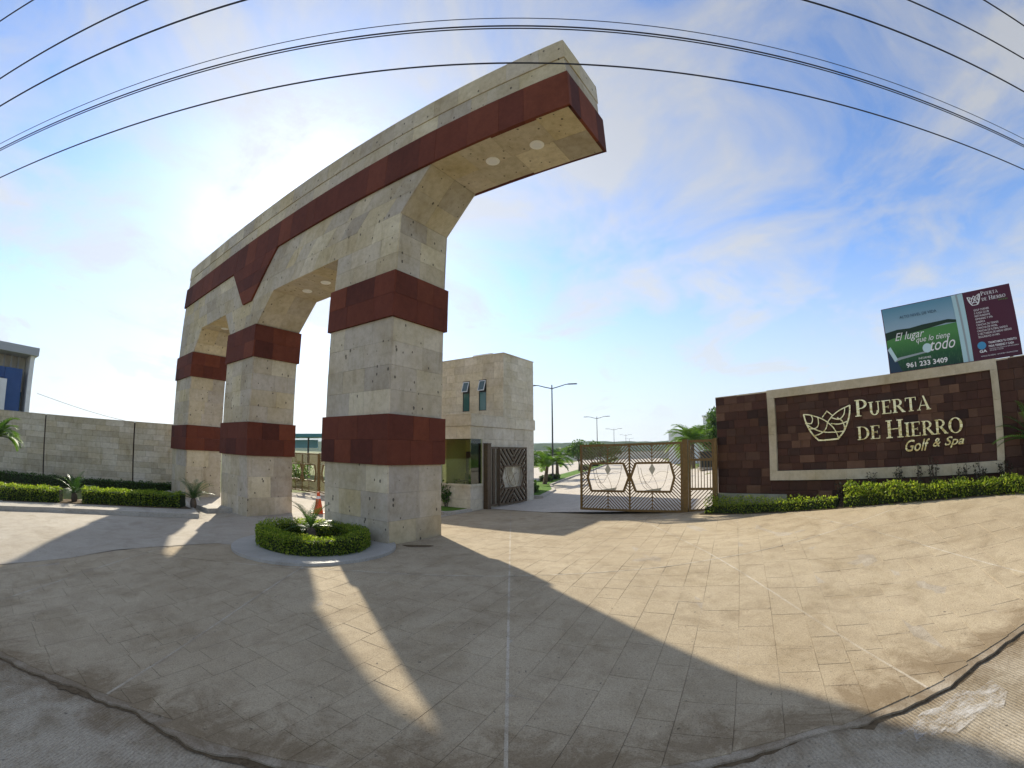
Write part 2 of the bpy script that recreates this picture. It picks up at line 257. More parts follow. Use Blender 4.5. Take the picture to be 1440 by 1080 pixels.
# ------------------------------------------------------------------ mesh helpers
def origin_of(o):
    v = Vector((0, 0, 0))
    while o is not None: v = v + o.location; o = o.parent
    return v
def link(name, me, mat=None, parent=None, smooth=False):
    if mat: me.materials.append(MATS[mat])
    o = bpy.data.objects.new(name, me); sc.collection.objects.link(o); o.parent = parent
    if smooth:
        for p in me.polygons: p.use_smooth = True
    return o
def tag(o, label, cat, group=None, kind=None):
    if label: o['label'] = label
    if cat: o['category'] = cat
    if group: o['group'] = group
    if kind: o['kind'] = kind
    return o
def thing(name, label, cat, loc=(0, 0, 0), group=None):
    o = bpy.data.objects.new(name, None); sc.collection.objects.link(o); o.location = Vector(loc); o.empty_display_size = 0.3
    return tag(o, label, cat, group)
class MB:
    def __init__(s): s.v, s.f = [], []
    def add(s, vs, fs):
        k = len(s.v); s.v += [tuple(p) for p in vs]; s.f += [tuple(i + k for i in f) for f in fs]; return s
    def hexa(s, p):   # 8 points: bottom 4, top 4
        return s.add(p, [(3, 2, 1, 0), (4, 5, 6, 7), (0, 1, 5, 4), (1, 2, 6, 5), (2, 3, 7, 6), (3, 0, 4, 7)])
    def box(s, o, ex, ey, ez, x0, x1, y0, y1, z0, z1):
        P = lambda a, b, c: o + ex*a + ey*b + ez*c
        return s.hexa([P(x0, y0, z0), P(x1, y0, z0), P(x1, y1, z0), P(x0, y1, z0), P(x0, y0, z1), P(x1, y0, z1), P(x1, y1, z1), P(x0, y1, z1)])
    def abox(s, u0, u1, v0, v1, z0, z1): return s.box(Vector((0, 0, 0)), U, V, Z, u0, u1, v0, v1, z0, z1)
    def bar(s, a, b, w, h, up=Z):
        a, b = Vector(a), Vector(b); d = (b - a).normalized(); x = d.cross(up)
        if x.length < 1e-4: x = d.cross(Vector((1, 0, 0)))
        x.normalize(); y = x.cross(d)
        q = [a + x*i*w/2 + y*j*h/2 for i, j in ((-1, -1), (1, -1), (1, 1), (-1, 1))]; r = [p + (b - a) for p in q]
        return s.hexa(q + r)
    def tube(s, pts, rad, n=8, cap=True):
        pts = [Vector(p) for p in pts]; m = len(pts); k = len(s.v); rs = rad if hasattr(rad, '__len__') else [rad]*m
        ref = Vector((0, 0, 1)) if abs((pts[-1]-pts[0]).normalized().z) < 0.9 else Vector((1, 0, 0))
        for i, p in enumerate(pts):
            d = (pts[min(i+1, m-1)] - pts[max(i-1, 0)]).normalized(); x = d.cross(ref).normalized(); y = x.cross(d)
            for j in range(n):
                a = 2*math.pi*j/n; s.v.append(tuple(p + x*math.cos(a)*rs[i] + y*math.sin(a)*rs[i]))
        for i in range(m-1):
            for j in range(n): s.f.append((k+i*n+j, k+i*n+(j+1) % n, k+(i+1)*n+(j+1) % n, k+(i+1)*n+j))
        if cap: s.f.append(tuple(k+j for j in range(n))[::-1]); s.f.append(tuple(k+(m-1)*n+j for j in range(n)))
        return s
    def lathe(s, c, prof, n=16, cap=True):
        return s.tube_prof(Vector(c), prof, n, cap)
    def tube_prof(s, c, prof, n, cap):
        k = len(s.v)
        for r, z in prof:
            for j in range(n): a = 2*math.pi*j/n; s.v.append((c.x + r*math.cos(a), c.y + r*math.sin(a), c.z + z))
        for i in range(len(prof)-1):
            for j in range(n): s.f.append((k+i*n+j, k+i*n+(j+1) % n, k+(i+1)*n+(j+1) % n, k+(i+1)*n+j))
        if cap: s.f.append(tuple(k+j for j in range(n))[::-1]); s.f.append(tuple(k+(len(prof)-1)*n+j for j in range(n)))
        return s
    def prism(s, poly, o, ex, ey, ez, z0, z1):  # 2D polygon (ccw) extruded from z0 to z1 along ez
        n = len(poly); vs = [o + ex*a + ey*b + ez*z0 for a, b in poly] + [o + ex*a + ey*b + ez*z1 for a, b in poly]
        return s.add(vs, [tuple(range(n))[::-1], tuple(range(n, 2*n))] + [(i, (i+1) % n, n+(i+1) % n, n+i) for i in range(n)])
    def build(s, name, mat, parent=None, smooth=False):
        o = origin_of(parent); me = bpy.data.meshes.new(name)
        me.from_pydata([(a-o.x, b-o.y, c-o.z) for a, b, c in s.v], [], s.f); me.update()
        return link(name, me, mat, parent, smooth)
def arr_mesh(name, verts, quads, mat, parent=None):
    o = origin_of(parent); me = bpy.data.meshes.new(name); verts = np.asarray(verts, np.float32) - np.array(o, np.float32)
    k = quads.shape[1]; me.vertices.add(len(verts)); me.vertices.foreach_set('co', verts.ravel()); n = len(quads)
    me.loops.add(n*k); me.loops.foreach_set('vertex_index', quads.ravel().astype(np.int32))
    me.polygons.add(n); me.polygons.foreach_set('loop_start', np.arange(0, n*k, k, dtype=np.int32)); me.polygons.foreach_set('loop_total', np.full(n, k, np.int32))
    me.update(); me.validate(); return link(name, me, mat, parent)
def clip(poly, a, b, c):   # keep a*x + b*y <= c
    out = []
    for i in range(len(poly)):
        p, r = poly[i-1], poly[i]; dp, dr = a*p[0]+b*p[1]-c, a*r[0]+b*r[1]-c
        if (dp < 0) != (dr < 0) and abs(dp-dr) > 1e-12:
            t = dp/(dp-dr); out.append((p[0]+(r[0]-p[0])*t, p[1]+(r[1]-p[1])*t))
        if dr <= 0: out.append(r)
    return out

# ---- cladding: a flat quad face split into courses of separate stones
def clad(parent, quad, rows, width, mat, name='stone_block', thick=0.05, joint=0.0025, proud=0.0, jit=0.0025, bev=0.003, into=None):
    a, b, c, d = [Vector(p) for p in quad]   # a-b lower edge, d-c upper edge, seen from outside counter-clockwise
    n = (b - a).cross(d - a).normalized(); L = max((b-a).length, (c-d).length, 1e-6)
    if isinstance(rows, int): rows = [i/rows for i in range(rows+1)]
    P = lambda s, t: (a.lerp(b, s)).lerp(d.lerp(c, s), t)
    for t0, t1 in zip(rows[:-1], rows[1:]):
        k = max(1, round(L/width*rnd.uniform(.88, 1.12))); cuts = [0.0] + sorted(min(.97, max(.03, (i + rnd.uniform(-.28, .28))/k)) for i in range(1, k)) + [1.0]
        H = (d-a).length; jt = joint/2/max(H, 1e-6); js = joint/2/L
        for s0, s1 in zip(cuts[:-1], cuts[1:]):
            if (s1-s0)*L < 0.05: continue
            q4 = [P(s0+js, t0+jt), P(s1-js, t0+jt), P(s1-js, t1-jt), P(s0+js, t1-jt)]
            cen = sum(q4, Vector((0, 0, 0)))/4; o = n*(proud + rnd.uniform(-jit, jit)); inn = n*(proud - thick)
            back = [p + inn for p in q4]; side = [p + o - n*bev for p in q4]; top = [p + (cen-p).normalized()*bev*1.3 + o for p in q4]
            m = into or MB(); i4 = range(4)
            m.add(back + side + top, [(8, 9, 10, 11)] + [(i, (i+1) % 4, 4+(i+1) % 4, 4+i) for i in i4] + [(4+i, 4+(i+1) % 4, 8+(i+1) % 4, 8+i) for i in i4])
            if into is None: m.build(name, mat, parent)

# ---- foliage
def leaf_quads(C, N, size, aspect=0.55, spread=0.9):
    n = len(C); r = rng.normal(size=(n, 3)); d = N*(1-spread*0.6) + r*spread*0.6; d /= np.linalg.norm(d, axis=1)[:, None] + 1e-9
    r2 = rng.normal(size=(n, 3)); s = np.cross(d, r2); s /= np.linalg.norm(s, axis=1)[:, None] + 1e-9
    L = size*rng.uniform(.65, 1.35, (n, 1)); f = np.cross(d, s)*L*0.12
    v = np.stack([C - d*L*.5, C + s*L*aspect*.5 + f, C + d*L*.5, C - s*L*aspect*.5 + f], 1).reshape(-1, 3)
    return v, np.arange(4*n).reshape(n, 4)
def hedge(name, label, path, width, height, size, count, mat, closed=False, group=None, cat='hedge', base=0.0, wob=0.05):
    pts = [Vector((x, y, 0)) for x, y in path]
    if closed: pts.append(pts[0])
    p0 = pts[0]; root = thing(name, label, cat, (p0.x, p0.y, gz(p0.x, p0.y)+base), group)
    P = np.array([(p.x, p.y) for p in pts]); seg = np.linalg.norm(np.diff(P, axis=0), axis=1); cum = np.concatenate([[0], np.cumsum(seg)]); L = cum[-1]
    s = rng.uniform(0, L, count); i = np.clip(np.searchsorted(cum, s)-1, 0, len(seg)-1); f = (s-cum[i])/seg[i]
    xy = P[i] + (P[i+1]-P[i])*f[:, None]; tg = (P[i+1]-P[i])/seg[i][:, None]; nm = np.stack([-tg[:, 1], tg[:, 0]], 1)
    per = rng.uniform(0, 2*height + width, count); w2 = width/2
    off = np.where(per < height, -w2, np.where(per < height+width, per-height-w2, w2)); zz_ = np.where(per < height, per, np.where(per < height+width, height, 2*height+width-per))
    on = np.where(per < height, -1, np.where(per < height+width, 0, 1.0)); zn = np.where((per >= height) & (per < height+width), 1.0, 0.0)
    cr = np.clip(np.abs(off)/w2, 0, 1)**6; zz_ = zz_ - np.where(zn > 0, cr*height*.10, 0)
    lump = wob*(np.sin(s*5.1+1.3)*.5 + np.sin(s*11.7+per*3)*.5 + np.sin(s*2.3+off*9)*.6); j = rng.normal(0, size*.35, count)
    cx = xy[:, 0] + nm[:, 0]*(off + on*(lump+j)); cy = xy[:, 1] + nm[:, 1]*(off + on*(lump+j)); zg = np.array([gz(a, b) for a, b in zip(cx[::8], cy[::8])]).repeat(8)[:count]
    C = np.stack([cx, cy, zg + base + zz_ + zn*(lump*.8+j) + .01], 1); N = np.stack([nm[:, 0]*on, nm[:, 1]*on, zn+.3], 1)
    v, qd = leaf_quads(C, N, size); fo = arr_mesh('foliage', v, qd, mat, root); fo['kind'] = 'stuff'
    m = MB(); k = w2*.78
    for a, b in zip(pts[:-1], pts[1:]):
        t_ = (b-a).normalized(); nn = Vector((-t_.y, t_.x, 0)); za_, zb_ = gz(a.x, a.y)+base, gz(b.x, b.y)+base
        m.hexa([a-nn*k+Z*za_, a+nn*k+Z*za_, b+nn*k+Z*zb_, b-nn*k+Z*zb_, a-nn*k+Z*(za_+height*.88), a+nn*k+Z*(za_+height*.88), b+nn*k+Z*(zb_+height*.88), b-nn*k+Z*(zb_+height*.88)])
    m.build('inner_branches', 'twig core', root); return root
def frond(root, base, az, elev, length, droop, leaflets, leaf_len, mat, name='frond', width=0.02, leafw=0.012, vee=0.6, taper=True):
    d = Vector((math.sin(az), math.cos(az), 0)); side = Vector((d.y, -d.x, 0)); n = 14; pts = []; p = Vector(base); e = elev
    for i in range(n+1):
        pts.append(p.copy()); p = p + (d*math.cos(e) + Z*math.sin(e))*(length/n); e -= droop/n*(0.4+1.2*i/n)
    m = MB(); m.tube(pts, [width*(1-.8*i/n) for i in range(n+1)], 4)
    for k in range(leaflets):
        f = .12 + .86*k/(leaflets-1); x = f*n; i = min(int(x), n-1); c = pts[i].lerp(pts[i+1], x-i); t_ = (pts[i+1]-pts[i]).normalized(); up = side.cross(t_); up = up if up.z > 0 else -up
        ll = leaf_len*(math.sin(math.pi*min(1, .18+f*.82))**.6 if taper else 1)*rnd.uniform(.85, 1.1)
        for sg in (-1, 1):
            dd = (side*sg*.8 + t_*(.45+.5*f) + up*vee*rnd.uniform(.2, .6)).normalized(); w = t_*leafw; tip = c + dd*ll - Z*ll*ll*.15
            m.add([c - w, c + w, c + dd*ll*.55 + w*1.1, tip, c + dd*ll*.55 - w*1.1], [(0, 1, 2, 3, 4)])
    return m.build(name, mat, root)
def cycad(label, x, y, size=0.75, n=16, group=None, base=0.0, trunk=0.22, name='sago_palm'):
    z = gz(x, y)+base; r = thing(name, label, 'plant', (x, y, z), group)
    MB().lathe((x, y, z-.03), [(.10, 0), (.13, trunk*.5), (.10, trunk), (.04, trunk+.06)], 10).build('trunk', 'bark', r)
    for i in range(n):
        el = R(rnd.choice([18, 34, 52, 68])) + rnd.uniform(-.12, .12); frond(r, (x, y, z+trunk), 2*math.pi*i/n*2.4+rnd.uniform(-.2, .2), el, size*rnd.uniform(.8, 1.1), R(55), 20, size*.2, 'cycad leaf', vee=.5, leafw=.008, width=.012)
    return r
def palm(label, x, y, h, size, n=14, group=None, name='palm_tree', base=0.0, mat='palm leaf'):
    z = gz(x, y)+base; r = thing(name, label, 'palm', (x, y, z), group); lean = rnd.uniform(-.06, .06)
    MB().tube([(x+lean*i, y, z-.1+(h+.1)*i/6) for i in range(7)], [.15-.012*i for i in range(7)], 8).build('trunk', 'bark', r)
    for i in range(n):
        frond(r, (x+lean*6, y, z+h), 2*math.pi*i/n*3.3+rnd.uniform(-.3, .3), R(rnd.uniform(5, 75)), size*rnd.uniform(.8, 1.1), R(95), 18, size*.32, mat, leafw=.035, width=.025, vee=.2)
    return r
def tree(label, x, y, h, cr, leaves, size, mat='tree leaf', group=None, name='tree', base=0.0, trunk_h=None, flat=.8, cat='tree'):
    z = gz(x, y)+base; r = thing(name, label, cat, (x, y, z), group); th = trunk_h or h*.42; m = MB()
    m.tube([(x, y, z-.2), (x+.04*h*.2, y, z+th*.5), (x, y+.02, z+th), (x+.03*h, y, z+h*.78)], [.045*h*.6+.02, .035*h*.5+.02, .03*h*.5+.015, .01*h], 8)
    cs = []
    for i in range(11):
        a = rnd.uniform(0, 6.28); rr = cr*rnd.uniform(.15, .78); zc = z + th + (h-th)*rnd.uniform(.08, .92); k = 1-abs((zc-z-th)/(h-th)-.45)*.9; c = Vector((x+math.cos(a)*rr*k, y+math.sin(a)*rr*k, zc)); cs.append(c)
        m.tube([(x, y, z+th*rnd.uniform(.75, 1.0)), tuple((Vector((x, y, z+th))+c)/2+Vector((0, 0, .03*h))), tuple(c)], [.02*h*.6, .012*h*.6, .004*h], 5)
    m.build('trunk', 'bark', r)
    n = leaves//len(cs); C = []; N = []
    for c in cs:
        d = rng.normal(size=(n, 3)); d /= np.linalg.norm(d, axis=1)[:, None]; rad = cr*rnd.uniform(.34, .5)*rng.uniform(.35, 1.05, (n, 1))**.6
        C.append(np.array(c) + d*rad*np.array([1, 1, flat])); N.append(d)
    v, qd = leaf_quads(np.concatenate(C), np.concatenate(N), size, .6); fo = arr_mesh('crown', v, qd, mat, r); return r


# ================================================================== GROUND, ROADS, PAVEMENT
import bmesh
def sheet(name, poly, mat, dz=0.0, step=0.8, kind='structure', parent=None, lip=0.0, zf=None):
    bm = bmesh.new(); bm.faces.new([bm.verts.new((p[0], p[1], 0)) for p in poly])
    xs_, ys_ = [p[0] for p in poly], [p[1] for p in poly]
    for lo, hi, ax in ((min(xs_), max(xs_), 0), (min(ys_), max(ys_), 1)):
        c = lo + step
        while c < hi:
            co = [0, 0, 0]; no = [0, 0, 0]; co[ax] = c; no[ax] = 1
            bmesh.ops.bisect_plane(bm, geom=bm.verts[:]+bm.edges[:]+bm.faces[:], plane_co=co, plane_no=no); c += step
    if lip:
        be = [e for e in bm.edges if e.is_boundary]; r = bmesh.ops.extrude_edge_only(bm, edges=be)
        low = {v for v in r['geom'] if isinstance(v, bmesh.types.BMVert)}
    else: low = set()
    for v in bm.verts: v.co.z = (zf or gz)(v.co.x, v.co.y) + dz - (lip if v in low else 0)
    bmesh.ops.recalc_face_normals(bm, faces=bm.faces)
    if bm.faces and sum(f.normal.z*f.calc_area() for f in bm.faces) < 0: bmesh.ops.reverse_faces(bm, faces=bm.faces)
    o = origin_of(parent)
    for v in bm.verts: v.co -= o
    me = bpy.data.meshes.new(name); bm.to_mesh(me); bm.free(); ob = link(name, me, mat, parent)
    if kind and parent is None: ob['kind'] = kind
    return ob
def inside(x, y, poly):
    r = False; j = len(poly)-1
    for i in range(len(poly)):
        a, b = poly[i], poly[j]
        if (a[1] > y) != (b[1] > y) and x < (b[0]-a[0])*(y-a[1])/(b[1]-a[1])+a[0]: r = not r
        j = i
    return r
G2 = lambda x, y: tuple(on_ground(x, y)[:2])
A2 = lambda u, v: tuple(A(u, v, 0)[:2])

gx = [-2600, -900, -300, -120, -60, -40, -30, -22] + [-18+2*i for i in range(18)] + [20, 26, 34, 45, 70, 130, 300, 900, 2600]
gy = [-300, -60, -20, -8] + [-4+2*i for i in range(17)] + [31, 34, 37, 40, 43, 48, 60, 90, 150, 300, 700, 1500, 3200]
vs = [(x, y, gz(x, y)-.10) for y in gy for x in gx]; nx = len(gx)
gnd = MB().add(vs, [(j*nx+i, j*nx+i+1, (j+1)*nx+i+1, (j+1)*nx+i) for j in range(len(gy)-1) for i in range(nx-1)]).build('ground', 'ground grass'); gnd['kind'] = 'structure'

EDGE = [G2(x, y) for x, y in ((0, 922), (45, 945), (100, 962), (165, 992), (215, 1015), (262, 1043), (330, 1062), (420, 1082), (560, 1098), (720, 1104), (860, 1098), (985, 1079), (1060, 1060), (1140, 1036), (1225, 1013), (1285, 985), (1330, 966), (1372, 932), (1410, 908), (1440, 886))]
def edge_y(x):
    return float(np.interp(x, [p[0] for p in EDGE], [p[1] for p in EDGE]))
ex_ = np.arange(-30, 30.01, .09); front = []
_w = np.random.default_rng(3); nz = np.cumsum(_w.normal(0, .012, len(ex_))); nz -= np.convolve(nz, np.ones(25)/25, 'same')
for x, k in zip(ex_, nz): front.append((x, edge_y(x) + float(np.clip(k, -.06, .06)) + .012*math.sin(x*9)))
sheet('road', [(-60, -25), (60, -25), (60, 4.2), (-60, 4.2)], 'road concrete', -.045, 1.5)
dr_poly = [p for p in front if -17 <= p[0] <= 15.0] + [(15.0, 9), A2(-1.5, 14.4), A2(-22, 14.4), (-17, 16)]
driveway = sheet('driveway', dr_poly, 'joint concrete', -.007, 1.1, lip=.05)
road_strip = [p for p in front if -9 <= p[0] <= 9]
m = MB()
for (x0, y0), (x1, y1) in zip(road_strip[:-1], road_strip[1:]):
    w0, w1 = .012+.07*max(0, math.sin(x0*1.3+.5)*math.sin(x0*4.1))+.02*abs(math.sin(x0*17)), .012+.07*max(0, math.sin(x1*1.3+.5)*math.sin(x1*4.1))+.02*abs(math.sin(x1*17))
    m.add([(x0, y0-w0, gz(x0, y0)-.034), (x1, y1-w1, gz(x1, y1)-.034), (x1, y1+.01, gz(x1, y1)-.026), (x0, y0+.01, gz(x0, y0)-.026)], [(0, 1, 2, 3)])
o = m.build('dirt', 'soil'); tag(o, 'brown dirt gathered along the ragged driveway edge', 'dirt', kind='stuff')

# exit lane of smooth grey concrete
kb = [G2(x, y) for x, y in ((0, 718), (70, 720), (140, 723), (215, 727), (280, 729))]
lane_b = [G2(x, y) for x, y in ((0, 794), (97, 785), (165, 773), (220, 769), (267, 766), (307, 764), (338, 768))]
lane = [(-17, 2.0 + lane_b[0][1]-2.4)] + lane_b + [A2(-9.9, 6.9), A2(-9.9, 14.2), A2(-22, 14.2), A2(-24.5, 8.6), A2(-19.0, 2.5), (-17, 9)]
sheet('exit_lane', lane, 'lane concrete', .004, 1.1)

# stamped pavers, clipped by the slab joints
JX = [-100] + [sum(G2(*p)[0] for p in pr)/2 for pr in (((415, 800), (165, 975)), ((715, 800), (715, 1060)), ((1015, 790), (1290, 955)), ((1228, 747), (1419, 800)))] + [100]
JX.insert(1, JX[1]-(JX[2]-JX[1])); JX.insert(1, JX[1]-(JX[3]-JX[2])); JX.insert(-1, JX[-2]+(JX[-2]-JX[-3]))
JY = sum(G2(*p)[1] for p in ((480, 805), (720, 806), (830, 800), (960, 786), (1146, 757), (1228, 740)))/6; JYS = [-100, JY, JY*2-2.7, 100]
ang = R(63); e1 = (math.cos(ang), math.sin(ang)); e2 = (-e1[1], e1[0]); pav = []
clear = []
s_ = -22.0
while s_ < 16:
    wd = rnd.choice([.34, .42, .42, .5]); t_ = -8 + rnd.uniform(0, .6)
    while t_ < 24:
        ln = rnd.choice([.42, .5, .62, .75, .9]); rect = [(e1[0]*a+e2[0]*b, e1[1]*a+e2[1]*b) for a, b in ((t_, s_), (t_+ln, s_), (t_+ln, s_+wd), (t_, s_+wd))]
        cx, cy = sum(p[0] for p in rect)/4, sum(p[1] for p in rect)/4; t_ += ln
        if not (-15 < cx < 13.5 and 2.2 < cy < 17.5): continue
        if Vector((cx, cy, 0)).dot(V) > 13.9 or inside(cx, cy, lane): continue
        for x0, x1 in zip(JX[:-1], JX[1:]):
            for y0, y1 in zip(JYS[:-1], JYS[1:]):
                if x1 < cx-1 or x0 > cx+1 or y1 < cy-1 or y0 > cy+1: continue
                g = .009; p = clip(clip(clip(clip(rect, -1, 0, -x0-g), 1, 0, x1-g), 0, -1, -y0-g), 0, 1, y1-g)
                ey = edge_y(cx)+.085; p = clip(p, 0, -1, -ey) if p else p
                if len(p) < 3: continue
                ar = abs(sum(p[i-1][0]*p[i][1]-p[i][0]*p[i-1][1] for i in range(len(p))))/2
                if ar > .004: pav.append((cy + abs(cx)*.25, p))
    s_ += wd
pav.sort(key=lambda a: a[0]); rest = MB()
for i, (_, p) in enumerate(pav):
    n = len(p); cx, cy = sum(k[0] for k in p)/n, sum(k[1] for k in p)/n; j = rnd.uniform(-.0012, .0012); jt = .004; m = MB() if i < 300 else rest
    def ins(k, d):
        L = math.hypot(k[0]-cx, k[1]-cy) or 1; return (k[0]-(k[0]-cx)/L*d, k[1]-(k[1]-cy)/L*d)
    w_ = rnd.choice([.0006, .0006, .001, .0018, .003]); lo = [ins(k, w_) for k in p]; hi = [ins(k, w_+.0035) for k in p]
    m.add([(a, b, gz(a, b)-.0075) for a, b in lo] + [(a, b, gz(a, b)+j) for a, b in hi], [tuple(range(n, 2*n))] + [(k, (k+1) % n, n+(k+1) % n, n+k) for k in range(n)])
    if i < 300: m.build('paver', 'stamped concrete', driveway)
o = rest.build('paver_field', 'stamped concrete', driveway); o['kind'] = 'stuff'

for i, x in enumerate(JX[2:-1]):
    if -8.5 < x < 11: y1 = min(12.5, (13.3-x*V.x)/V.y); y0 = edge_y(x)+.09; sheet('slab_joint', [(x-.016, y0), (x+.016, y0), (x+.016, JY-.02), (x-.016, JY-.02)], 'pale joint mortar', .0022, .5); sheet('slab_joint', [(x-.016, JY+.02), (x+.016, JY+.02), (x+.016, y1), (x-.016, y1)], 'pale joint mortar', .0022, .5)
sheet('slab_joint', [(-5.2, JY-.017), (11.5, JY-.017), (11.5, JY+.017), (-5.2, JY+.017)], 'pale joint mortar', .0025, .5)
# strip of plain concrete between the last pavers and the ragged edge is the driveway sheet itself
# worn white stripe on the road
st = [G2(*p) for p in ((1262, 1030), (1285, 1022), (1290, 1040), (1330, 1024), (1345, 1028), (1378, 1000), (1412, 990), (1418, 968), (1395, 952), (1372, 968), (1350, 966), (1322, 990), (1300, 995), (1280, 1012))]
sheet('road_marking', st, 'worn paint', -.028, .3)

# estate road behind the gates, median strip, lawns
ro_r = [A2(-1.6, 13.7), (9.5, 18), (13.5, 30), (22, 60), (60, 190), (104, 345)]; ro_l = [(84, 350), (41, 190), (3.5, 62), (-6.0, 33), (-9.0, 27), A2(-22, 13.7)]
estate = ro_r + ro_l
sheet('estate_road', estate, 'inner road concrete', .008, 6.0)
AX = Vector((.279, .960, 0)); AN = Vector((.960, -.279, 0)); L1 = Vector((2.75, 31.6, 0))
mpoly = [(.55, 20.4), (1.35, 20.2), (2.2, 23.5), tuple((L1+AN*.75-AX*4)[:2]), tuple((L1+AN*.8+AX*260)[:2]), tuple((L1-AN*.9+AX*260)[:2]), tuple((L1-AN*1.0-AX*4)[:2]), (.2, 23)]
sheet('median', mpoly, 'kerb concrete', .13, 4.0, lip=.2)
cxm = sum(p[0] for p in mpoly[:3])/3
gpoly = [(.65, 20.7), (1.2, 20.5), (2.02, 23.6), tuple((L1+AN*.6-AX*4)[:2]), tuple((L1+AN*.65+AX*258)[:2]), tuple((L1-AN*.75+AX*258)[:2]), tuple((L1-AN*.85-AX*4)[:2]), (.35, 23)]
sheet('median_lawn', gpoly, 'lawn', .137, 4.0)
# footpath and lawn on the right of the road, seen through the side gate
sheet('side_lawn', [(7.3, 14.4), (16, 11.5), (40, 30), (32, 62), (24, 58), (14.6, 30), (10.6, 18.5)], 'lawn', .012, 3.0)
sheet('footpath', [(6.2, 12.9), (7.0, 12.5), (16.5, 31), (15.3, 31)], 'inner road concrete', .02, 2.0)

# kerbed planting island on the left, beside the exit lane
isl = kb + [A2(-22.1, 6.6), A2(-24.2, 6.6)] + [(p[0]-1.9, p[1]+1.35) for p in kb[::-1]][2:] + [(-24, 6.5), (-22.5, 4.2)]
kerb_isl = sheet('kerb_island', isl, 'kerb concrete', .15, 1.5, lip=.25)
soil_i = [G2(x, y-6) for x, y in ((2, 718), (70, 720), (140, 723), (215, 727), (272, 729))]
sheet('planting_bed', [(p[0]-.12, p[1]+.1) for p in soil_i] + [(p[0]-1.3, p[1]+.95) for p in soil_i[::-1]], 'soil', .155, 1.5)
# small kerbed base by the middle pillar
pl = [A2(-17.9, 5.9), A2(-16.4, 5.9), A2(-16.2, 6.79), A2(-17.9, 6.79)]; sheet('kerb_base', pl, 'kerb concrete', .16, 1.5, lip=.25)
# rounded pavement round the ring hedge
ic = A(-8.95, 5.62, 0); ring_c = Vector((ic.x, ic.y))
def ell(a, b, n=40, c=ic, ph=0): return [tuple((c + U*math.cos(2*math.pi*i/n+ph)*a + V*math.sin(2*math.pi*i/n+ph)*b)[:2]) for i in range(n)]
sheet('island', ell(2.1, 1.72), 'island concrete', .055, 1.0, lip=.09)
sheet('planting_bed', ell(1.0, .78), 'soil', .062, 1.0)
# driveway stains
sheet('oil_stain', [tuple((on_ground(587, 768) + Vector((math.cos(a)*.33*(1+.2*math.sin(3*a)), math.sin(a)*.16*(1+.3*math.sin(2*a+1)), 0)))[:2]) for a in np.arange(0, 6.2, .3)], 'soil', .0035, 2.0)

# far land: wooded hills in layers
def ridge(name, dist, az0, az1, hbase, amp, seed, mat, depth):
    w = np.random.default_rng(seed); n = 150; az = np.linspace(az0, az1, n); f = np.zeros(n)
    for k, a_ in ((2, 1), (5, .6), (11, .35), (27, .16), (60, .12)): f += a_*np.sin(np.linspace(0, k*6.28, n)+w.uniform(0, 6.28))
    f += w.normal(0, .10, n); h = hbase + amp*f/2.2; m = MB(); vs = []
    for i in range(n):
        s, c = math.sin(R(az[i])), math.cos(R(az[i]))
        for dd, hh in ((0, -3), (depth*.25, h[i]*.55), (depth*.5, h[i]), (depth, -3)):
            vs.append((s*(dist+dd), c*(dist+dd), hh + (w.normal(0, amp*.06) if hh > 0 else 0)))
    m.add(vs, [(4*i+j, 4*i+4+j, 4*i+5+j, 4*i+1+j) for i in range(n-1) for j in range(3)]); o = m.build(name, mat); o['kind'] = 'structure'; return o
ridge('hills', 420, -75, 75, 10.5, 4.5, 4, 'hill forest', 160)
ridge('far_hills', 900, -75, 75, 22, 8, 8, 'hill forest', 400)
ridge('mountains', 2100, -75, 75, 48, 22, 15, 'hill forest', 700)

# ---- hazy air over the whole valley
hz = MB().hexa([Vector(p) for p in ((-3400, -400, -8), (3400, -400, -8), (3400, 3400, -8), (-3400, 3400, -8), (-3400, -400, 100), (3400, -400, 100), (3400, 3400, 100), (-3400, 3400, 100))])
hm = bpy.data.materials.new('haze'); hm.use_nodes = True; ht = hm.node_tree; ht.nodes.clear(); ho = ht.nodes.new('ShaderNodeOutputMaterial'); hv = ht.nodes.new('ShaderNodeVolumePrincipled'); hv.inputs['Color'].default_value = (.80, .90, 1.0, 1); hv.inputs['Density'].default_value = .00030; hv.inputs['Anisotropy'].default_value = .3; ht.links.new(hv.outputs[0], ho.inputs['Volume']); MATS['haze'] = hm
hz = hz.build('haze', 'haze'); tag(hz, 'pale bluish haze over the far hills', 'haze', kind='stuff')

# ================================================================== ENTRANCE ARCH
arch = thing('entrance_arch', 'tall three-pillar stone entrance arch with dark red bands and overhanging beam', 'arch', A(-14, 7.67, -.1))
PV0, PV1 = 6.78, 8.56
PIL = [(-10.13, -7.67), (-17.33, -14.92), (-24.38, -21.94)]
ZB = [(1.77, 2.905), (5.135, 6.265)]
hid = MB(); hidr = MB()
def face(part, side, a0, a1, z0, z1, c, rows, w, mat, b0=None, b1=None, **k):
    """side F: plane v=c from u=a0..a1 ; side R: plane u=c from v=a0..a1 (b0,b1: extents of the upper edge)"""
    b0 = a0 if b0 is None else b0; b1 = a1 if b1 is None else b1
    if side == 'F': qd = [A(a0, c, z0), A(a1, c, z0), A(b1, c, z1), A(b0, c, z1)]
    elif side == 'R': qd = [A(c, a0, z0), A(c, a1, z0), A(c, b1, z1), A(c, b0, z1)]
    elif side == 'L': qd = [A(c, a1, z0), A(c, a0, z0), A(c, b0, z1), A(c, b1, z1)]
    else: qd = [A(a1, c, z0), A(a0, c, z0), A(b0, c, z1), A(b1, c, z1)]
    clad(part, qd, rows, w, mat, **k)
I = .045
